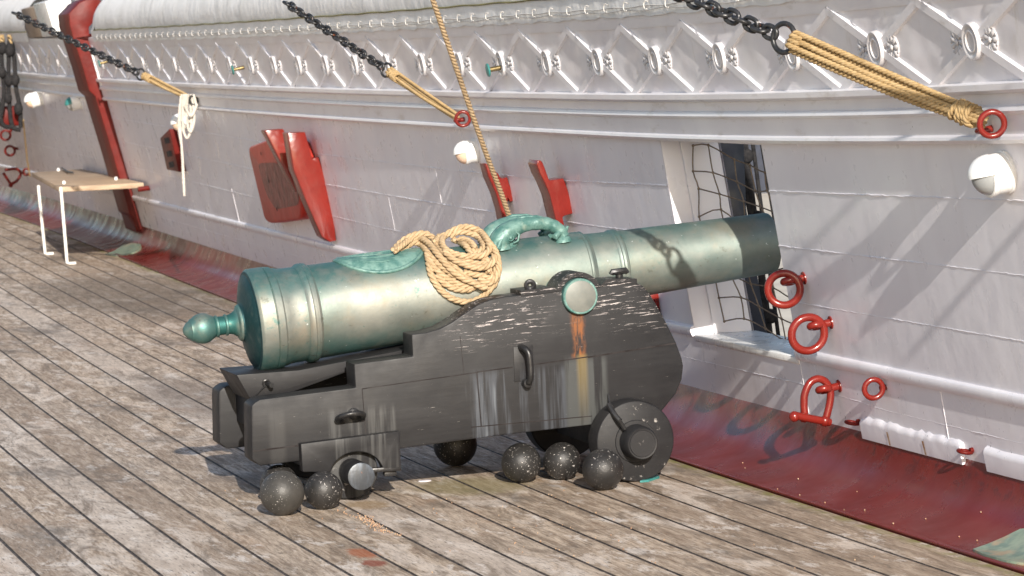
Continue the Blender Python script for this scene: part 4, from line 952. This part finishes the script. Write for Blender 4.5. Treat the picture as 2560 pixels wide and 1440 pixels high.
# ------------------------------------------------------------------ LAMPS
def lamp(px,R,label,lens,ln=.055,teal=False):
    q=W(px,.07); q=PW(q.y,q.z,0); root=thing('bulkhead_lamp',label,'lamp',q,'white bulkhead lamps')
    n=V((-1,edges(q.y),-lean(q.y))).normalized()
    mb=MB(); mb.lathe([(-.01,R*1.0),(.012,R*1.02),(.014,R*.95),(ln,R*.95),(ln+.004,R*.99),(ln+.014,R*.99),(ln+.018,R*.93),(ln+.016,R*.8)],q,n,36); part(mb,'base',M['white'] ,root,smooth=35)
    mb=MB(); pr=[(ln+.012,R*.9)]+[(ln+.012+R*.80*math.sin(a),R*.9*math.cos(a)) for a in [PI/2*k/8 for k in range(1,9)]]; mb.lathe(pr,q,n,36); part(mb,'lens',lens,root,smooth=60)
    # eyelid hood: upper half shell plus lower rim
    up=V((0,0,1)); mb=MB(); pr=[(ln+.010,R*.985)]+[(ln+.010+R*.98*math.sin(a),R*.985*math.cos(a)) for a in [PI/2*k/10 for k in range(1,10)]]+[(ln+.010+R*.98,.001)]
    mb.lathe(pr,q,n,28,ref=up,a0=-PI*.47,a1=PI*.47)
    pr2=[(h-.005,max(0.001,r-.005)) for h,r in pr]; mb.lathe(pr2,q,n,28,ref=up,a0=-PI*.47,a1=PI*.47)
    mb.add([],[]); part(mb,'hood',M['tealpaint'] if teal else M['white'],root,smooth=60)
    mb=MB(); pth=[]
    side=n.cross(up).normalized(); dn=-(up-n*up.dot(n)).normalized()
    for k in range(19): a=-PI/2+PI*k/18; pth.append(q+n*(ln+.012)+ (side*math.sin(a)+dn*math.cos(a))*R*.93+n*.006)
    mb.tube(pth,R*.085,8); part(mb,'rim',M['white'],root)
lamp((2468,432),.072,'large white eyelid bulkhead lamp at the right edge of the photo',M['lens'])
lamp((1158,378),.064,'white bulkhead lamp with a warm lens left of the hanging rope',M['lenswarm'],.05)
lamp((452,302),.075,'white lamp partly hidden behind the hanging white rope',M['lenswarm'],.07)
lamp((182,255),.072,'white lamp with a teal stained hood just left of the red stanchion',M['lens'],.07,True)
lamp((88,245),.085,'blurred white lamp with an orange lens at the far left',M['lenswarm'],.10)
# brass pins on the frieze
for px,lab in (((1262,167),'brass pin with a green disc on the frieze right of the running rope'),((612,168),'brass pin with a green disc on the frieze left of the middle chain'),((272,153),'dull brass pin on the frieze beside the red stanchion')):
    q=W(px,.0); n=V((-1,edges(q.y),-lean(q.y))).normalized(); root=thing('rail_pin',lab,'pin',q,'brass pins on the frieze')
    mb=MB(); mb.lathe([(0,.013),(.085,.012)],q,n,14); part(mb,'rod',M['brass'],root); mb=MB(); mb.lathe([(.083,.0),(.083,.032),(.087,.034),(.091,.032),(.094,.014),(.094,0)],q,n,24); part(mb,'disc',M['tealpaint'],root)
# ------------------------------------------------------------------ TABLE
tb=thing('folding_table','weathered wooden folding table on two white rod legs against the far bulwark','table',(4.56,30.7,0))
zt=.665
A=on_y((148,467),30.05); D_=on_z((80,431),zt)
mb=MB(); mb.prism([V((A.x,A.y,zt)),V((WX(30.05,zt)-.03,30.05,zt)),V((WX(D_.y+.3,zt)-.02,D_.y+.3,zt)),V((D_.x,D_.y,zt))],(0,0,-.045)); part(mb,'table_top',M['wood'],tb,bevel=.005)
for (pt,pb) in (((97,478),(113,634)),((152,468),(168,658))):
    b0=on_z(pb,.012); a0=on_z(pt,zt-.04); a0=V((b0.x-.03,b0.y,zt-.02)); a0=on_y(pt,b0.y)
    mb=MB(); mb.tube([V((a0.x,a0.y,zt-.03)),a0,b0,b0+V((.02,0,-.004)),b0+V((.075,0,-.004))],.0135,10); part(mb,'leg',M['whitemetal'],tb)
for px in ((160,457),(290,447),(146,425)):
    q=on_z(px,zt+.01); mb=MB(); mb.lathe([(-.06,.012),(.01,.016),(.018,.008)],q,(0,0,1),10); part(mb,'bolt',M['white'],tb)
mb=MB(); mb.tube([on_z(q,zt+.02) for q in ((155,420),(170,430),(183,432))],.010,6); part(mb,'hasp',M['iron'],tb)
mb=MB(); mb.tube([V((WX(30.0,.62)+.02,30.0,.62)),V((WX(30.0,.62)-.10,30.0,.61))],.022,8); part(mb,'hinge_bracket',M['redpost'],tb)
# ------------------------------------------------------------------ white hanging coil
hc=thing('hanging_coil','off-white rope coil hanging from the rail at left with a long loose tail','rope coil',W((468,240),.06))
mb=MB(); Yh=W((468,245),.10).y
for k,(x0,x1,yb) in enumerate(((455,480,318),(462,487,305),(458,478,345),(466,484,330),(460,490,290))):
    o_=V((0,-.02*k+.04,0)); f=lambda x,y:on_y((x,y),Yh)+o_
    rope(mb,[f(x0+3,236),f(x0,260),f(x0,yb-25),f((x0+x1)/2,yb),f(x1,yb-28),f(x1-2,262),f(x1-8,236)],.010,sm=6,k=5)
part(mb,'coil',M['whiterope'],hc,smooth=60)
mb=MB(); f=lambda x,y:on_y((x,y),Yh); rope(mb,[f(452,240),f(450,300),f(455,380),f(458,440),f(461,490)],.009,sm=6,k=5); rope(mb,[f(449,262),f(447,320),f(455,372),f(459,430),f(461,478)],.008,sm=6,k=5); part(mb,'tail',M['whiterope'],hc,smooth=60)
# ------------------------------------------------------------------ black tackles at far left
tk=thing('tackle','group of black tarred tackles and blocks hanging at the far left edge','tackle',W((30,200),.1))
Yt=W((45,230),.12).y; f=lambda x,y,dy=0:on_y((x,y),Yt+dy)
for pts in (((5,92),(4,150),(10,230),(0,300)),((24,92),(22,140),(22,230),(30,312),(52,325)),((28,92),(36,150),(40,220),(50,270),(52,320)),((-8,200),(-4,260),(6,310),(30,318))):
    mb=MB(); mb.tube(smooth_path([f(*p) for p in pts],6),.024,8); part(mb,'tarred_rope',M['tar'],tk)
for (x,y,r) in ((6,120,.05),(24,125,.055),(22,200,.05),(38,200,.05),(20,245,.045),(46,272,.05),(4,180,.05)):
    mb=MB(); mb.ball(f(x,y,-.03),r,8,sc=1.4); part(mb,'block',M['tar'],tk,smooth=60)
mb=MB(); mb.box(f(25,290,.2),(.25,.1,.22)); tag(mb.build('far_cleat',M['redpost'],bevel=.03),'dark red cleat half hidden behind the black tackles at far left','cleat')
for x in (3,24):
    mb=MB(); rope(mb,[f(x,88),f(x+2,104),f(x-1,118)],.03,sm=4,k=5); part(mb,'lashing',M['lanyard'],tk)
mb=MB(); mb.tube([W((58,300),.06),W((68,400),.06),W((75,440),.06)],.010,6); tag(mb.build('thin_line',M['lanyard']),'thin tan line hanging down the far bulwark to the table','line')
# ------------------------------------------------------------------ NET and outside
mb=MB(); rn=random.Random(2)
ny,nz=9,8; g={}
for i in range(ny+1):
    for k in range(nz+1):
        y=YP1-.05-(YP1-YP0+.1)*i/ny; z=ZP0+.05+(ZP1-ZP0-.08)*k/nz+rn.uniform(-.02,.02)
        sag=.09*math.sin(PI*i/ny); g[i,k]=V((WX(y,z)+.115+.13*min(1,(YP1-.05-y)/.5)+.02*math.sin(i*.8+k)*.5+rn.uniform(-.01,.01),y+rn.uniform(-.016,.016)+.012*math.sin(k*1.1),z-sag*(.3+.7*k/nz)+rn.uniform(-.018,.018)))
for k in range(nz+1): mb.tube(smooth_path([g[i,k] for i in range(ny+1)],3),.0031,5)
for i in range(ny+1): mb.tube(smooth_path([g[i,k] for k in range(nz+1)],3),.0031,5)
for q in g.values(): mb.ball(q,.0065,4)
tag(mb.build('port_net',M['net'],smooth=60),'brown knotted safety net stretched across the open gunport','net')
# dark outboard board and ironwork
def outpost(px_top,px_bot,Y,w,dep,mat,name,label,cat):
    a=on_y(px_top,Y); b=on_y(px_bot,Y); m_=a.lerp(b,.38); mb=MB(); mb.prism([a,a+V((w*2.1,0,0)),m_+V((w*1.2,0,0)),b+V((w*.8,0,0)),b],(0,dep,0)); return tag(mb.build(name,mat,bevel=.004),label,cat)
outpost((1779,330),(1888,835),14.35,.07,.10,M['navy'],'outboard_post','dark navy post just outside the gunport','post')
dk_=thing('deadeyes','black iron chainplate with deadeyes and lanyards outside the gunport','rigging',(5.35,14.8,.2))
for (a,b,r) in (((1858,330),(1925,840),.016),((1848,330),(1905,700),.012),((1866,400),(1915,800),.014),((1838,330),(1880,560),.012),((1898,330),(1950,640),.007),((1878,330),(1946,840),.010),((1842,360),(1896,560),.006)):
    mb=MB(); mb.tube([on_y(a,14.9),on_y(b,14.9)],r,8); part(mb,'lanyard_rope',M['tar'],dk_)
for (x,y) in ((1864,390),(1895,545),(1925,790)):
    mb=MB(); mb.lathe([(-.03,.022),(-.02,.034),(.02,.034),(.03,.022)],on_y((x,y),14.9),(.1,1,0),18); part(mb,'deadeye',M['tar'],dk_,smooth=50)
mb=MB(); a=on_y((1779,336),14.7); mb.box(a+V((.25,.4,.03)),(.6,.3,.10)); tag(mb.build('channel',M['navy'],bevel=.01),'dark navy channel board outside the top of the gunport','board')
mb=MB(); mb.add([(8,14,-2.0),(90,14,-2.0),(90,76,-2.0),(12,76,-2.0)],[(0,1,2,3)]); tag(mb.build('quay',M['quay'],smooth=0),kind='structure')
mb=MB(); mb.add([(-300,-300,-3.2),(300,-300,-3.2),(300,300,-3.2),(-300,300,-3.2)],[(0,1,2,3)]); t=NT('harbour_water'); tag(mb.build('water',t.fin((.02,.035,.04),.08,0,t.bump(t.noise(1.5,4),.3,.1)),smooth=0),kind='structure')
mb=MB(); mb.box((40,79,4),(70,6,12.5)); wh=mb.build('warehouse',M['navy']); tag(wh,'dark warehouse across the quay glimpsed through the gunport','building')
for i in range(12):
    mb=MB(); mb.box((10+i*5.2,75.9,3),(2,.2,2.4)); o=mb.build('window',M['hole']); o.parent=wh
mb=MB(); mb.box((-1.2,44,1.5),(7.5,14,3.0)); mb.box((-1.2,44,3.05),(7.9,14.4,.12)); dh=mb.build('deckhouse',M['timberwall'],bevel=.02); tag(dh,'brown deckhouse added out of frame to the left for its reflections','deckhouse')  # unseen, added so grazing surfaces reflect something darker than sky
mb=MB(); mb.box((-5.6,32,.85),(.3,60,1.75)); mb.box((-5.6,32,1.76),(.5,60,.12)); tag(mb.build('far_bulwark',M['white']),'white bulwark of the other side of the ship, added out of frame for reflections','bulwark')  # unseen opposite side, added only for the reflections
mb=MB(); mb.lathe([(0,.42),(1.2,.42),(1.22,.40),(14,.33)],(-1.4,24,0),(0,0,1),28); tag(mb.build('mast',M['timberwall']),'thick brown lower mast added out of frame to the left for reflections','mast')  # unseen mast, put in as something plausible to be reflected
# shrouds of the ship overhead, they draw streaks of shadow across the wall
shr=[(((2350,450),(1760,1005)),(3.2,7.2),.022),(((2240,400),(1690,960)),(3.6,7.0),.012),(((2560,560),(2300,860)),(3.0,4.6),.016)]
for i,((a,b),(ta,tb_),r) in enumerate(shr):
    A=W(a)-SUN*ta; B=W(b)-SUN*tb_; d=(B-A); mb=MB(); mb.tube([A-d*.02,B],r,8); tag(mb.build('shroud',M['tar']),'tarred shroud rope overhead, out of frame towards the camera','rope','shrouds overhead out of frame')
# ------------------------------------------------------------------ spilled grain
mb=MB(); rg=random.Random(11)
def seed(x,y,r,z=0.0): mb.ball((x,y,r*.8+z),r,3)
def along(p0,p1,n,sp):
    for _ in range(n):
        t=rg.random(); q=on_z((p0[0]+(p1[0]-p0[0])*t+rg.gauss(0,sp),p0[1]+(p1[1]-p0[1])*t+rg.gauss(0,sp*.45))); seed(q.x,q.y,rg.uniform(.0016,.0031))
along((905,1290),(960,1330),150,7); along((840,1275),(905,1300),22,2); along((955,1325),(1005,1342),14,3)
along((700,1200),(2500,1438),30,90); along((600,1180),(1500,1420),25,120)
for (a,b) in (((1100,1241),(1541,1440)),((1245,1245),(1674,1424)),((1299,1208),(1700,1366))): along(a,b,12,1.5)
for _ in range(40):
    q=march((rg.uniform(1680,2540),0),lambda q:-1) if False else None
for _ in range(16):
    yy=rg.uniform(10.2,13.2); xx=edge(yy)+abs(rg.gauss(0,.10))+.01
    if xx<edge(yy)+.28: seed(xx,yy,rg.uniform(.002,.0036),wwz(xx,yy))
tag(mb.build('spilled_grain',M['grain'],smooth=60),'tiny tan and pink grains scattered over the deck planks','grain',kind='stuff')
# bleached shell-like white bit near carriage
mb=MB(); q=on_z((1062,1203)); mb.lathe([(0,.028),(.004,.026),(.005,0)],q,(0,0,1),16,squash=.8); tag(mb.build('deck_plug',M['chock']),'small round white deck plug beside the carriage','deck plug')
# ------------------------------------------------------------------ LIGHT, WORLD, CAMERA
wd=bpy.data.worlds.new('World'); S.world=wd; wd.use_nodes=True; nt=wd.node_tree; bg=nt.nodes['Background']; sk=nt.nodes.new('ShaderNodeTexSky'); sk.sky_type='NISHITA'; sk.sun_disc=False
tos=-SUN; sk.sun_elevation=math.asin(tos.z); sk.sun_rotation=math.atan2(tos.x,tos.y); sk.air_density=1.0; sk.dust_density=1.5; sk.ozone_density=.8
nt.links.new(sk.outputs[0],bg.inputs[0]); bg.inputs[1].default_value=.12
sl=bpy.data.lights.new('sun','SUN'); sl.energy=5.0; sl.angle=R_(.42); sl.color=(1,.94,.86); so=bpy.data.objects.new('sun',sl); COL.objects.link(so); so.rotation_euler=SUN.to_track_quat('-Z','Y').to_euler(); so.location=(0,0,8)
cam=bpy.data.cameras.new('camera'); co=bpy.data.objects.new('camera',cam); COL.objects.link(co); S.camera=co
cam.sensor_width=36; cam.lens=F/2560*36; cam.clip_end=1000; cam.clip_start=.5
r=V((RM[0][0],RM[1][0],RM[2][0])); u=-V((RM[0][1],RM[1][1],RM[2][1])); bk=-V((RM[0][2],RM[1][2],RM[2][2]))
m=Matrix((r,u,bk)).transposed().to_4x4(); m.translation=CAM; co.matrix_world=m
cam.dof.use_dof=True; cam.dof.focus_distance=13.3; cam.dof.aperture_fstop=11
S.view_settings.view_transform='Standard'; S.view_settings.look='None'; S.view_settings.exposure=0.42; S.view_settings.gamma=1; S.view_settings.use_curve_mapping=False
S.render.engine='CYCLES'
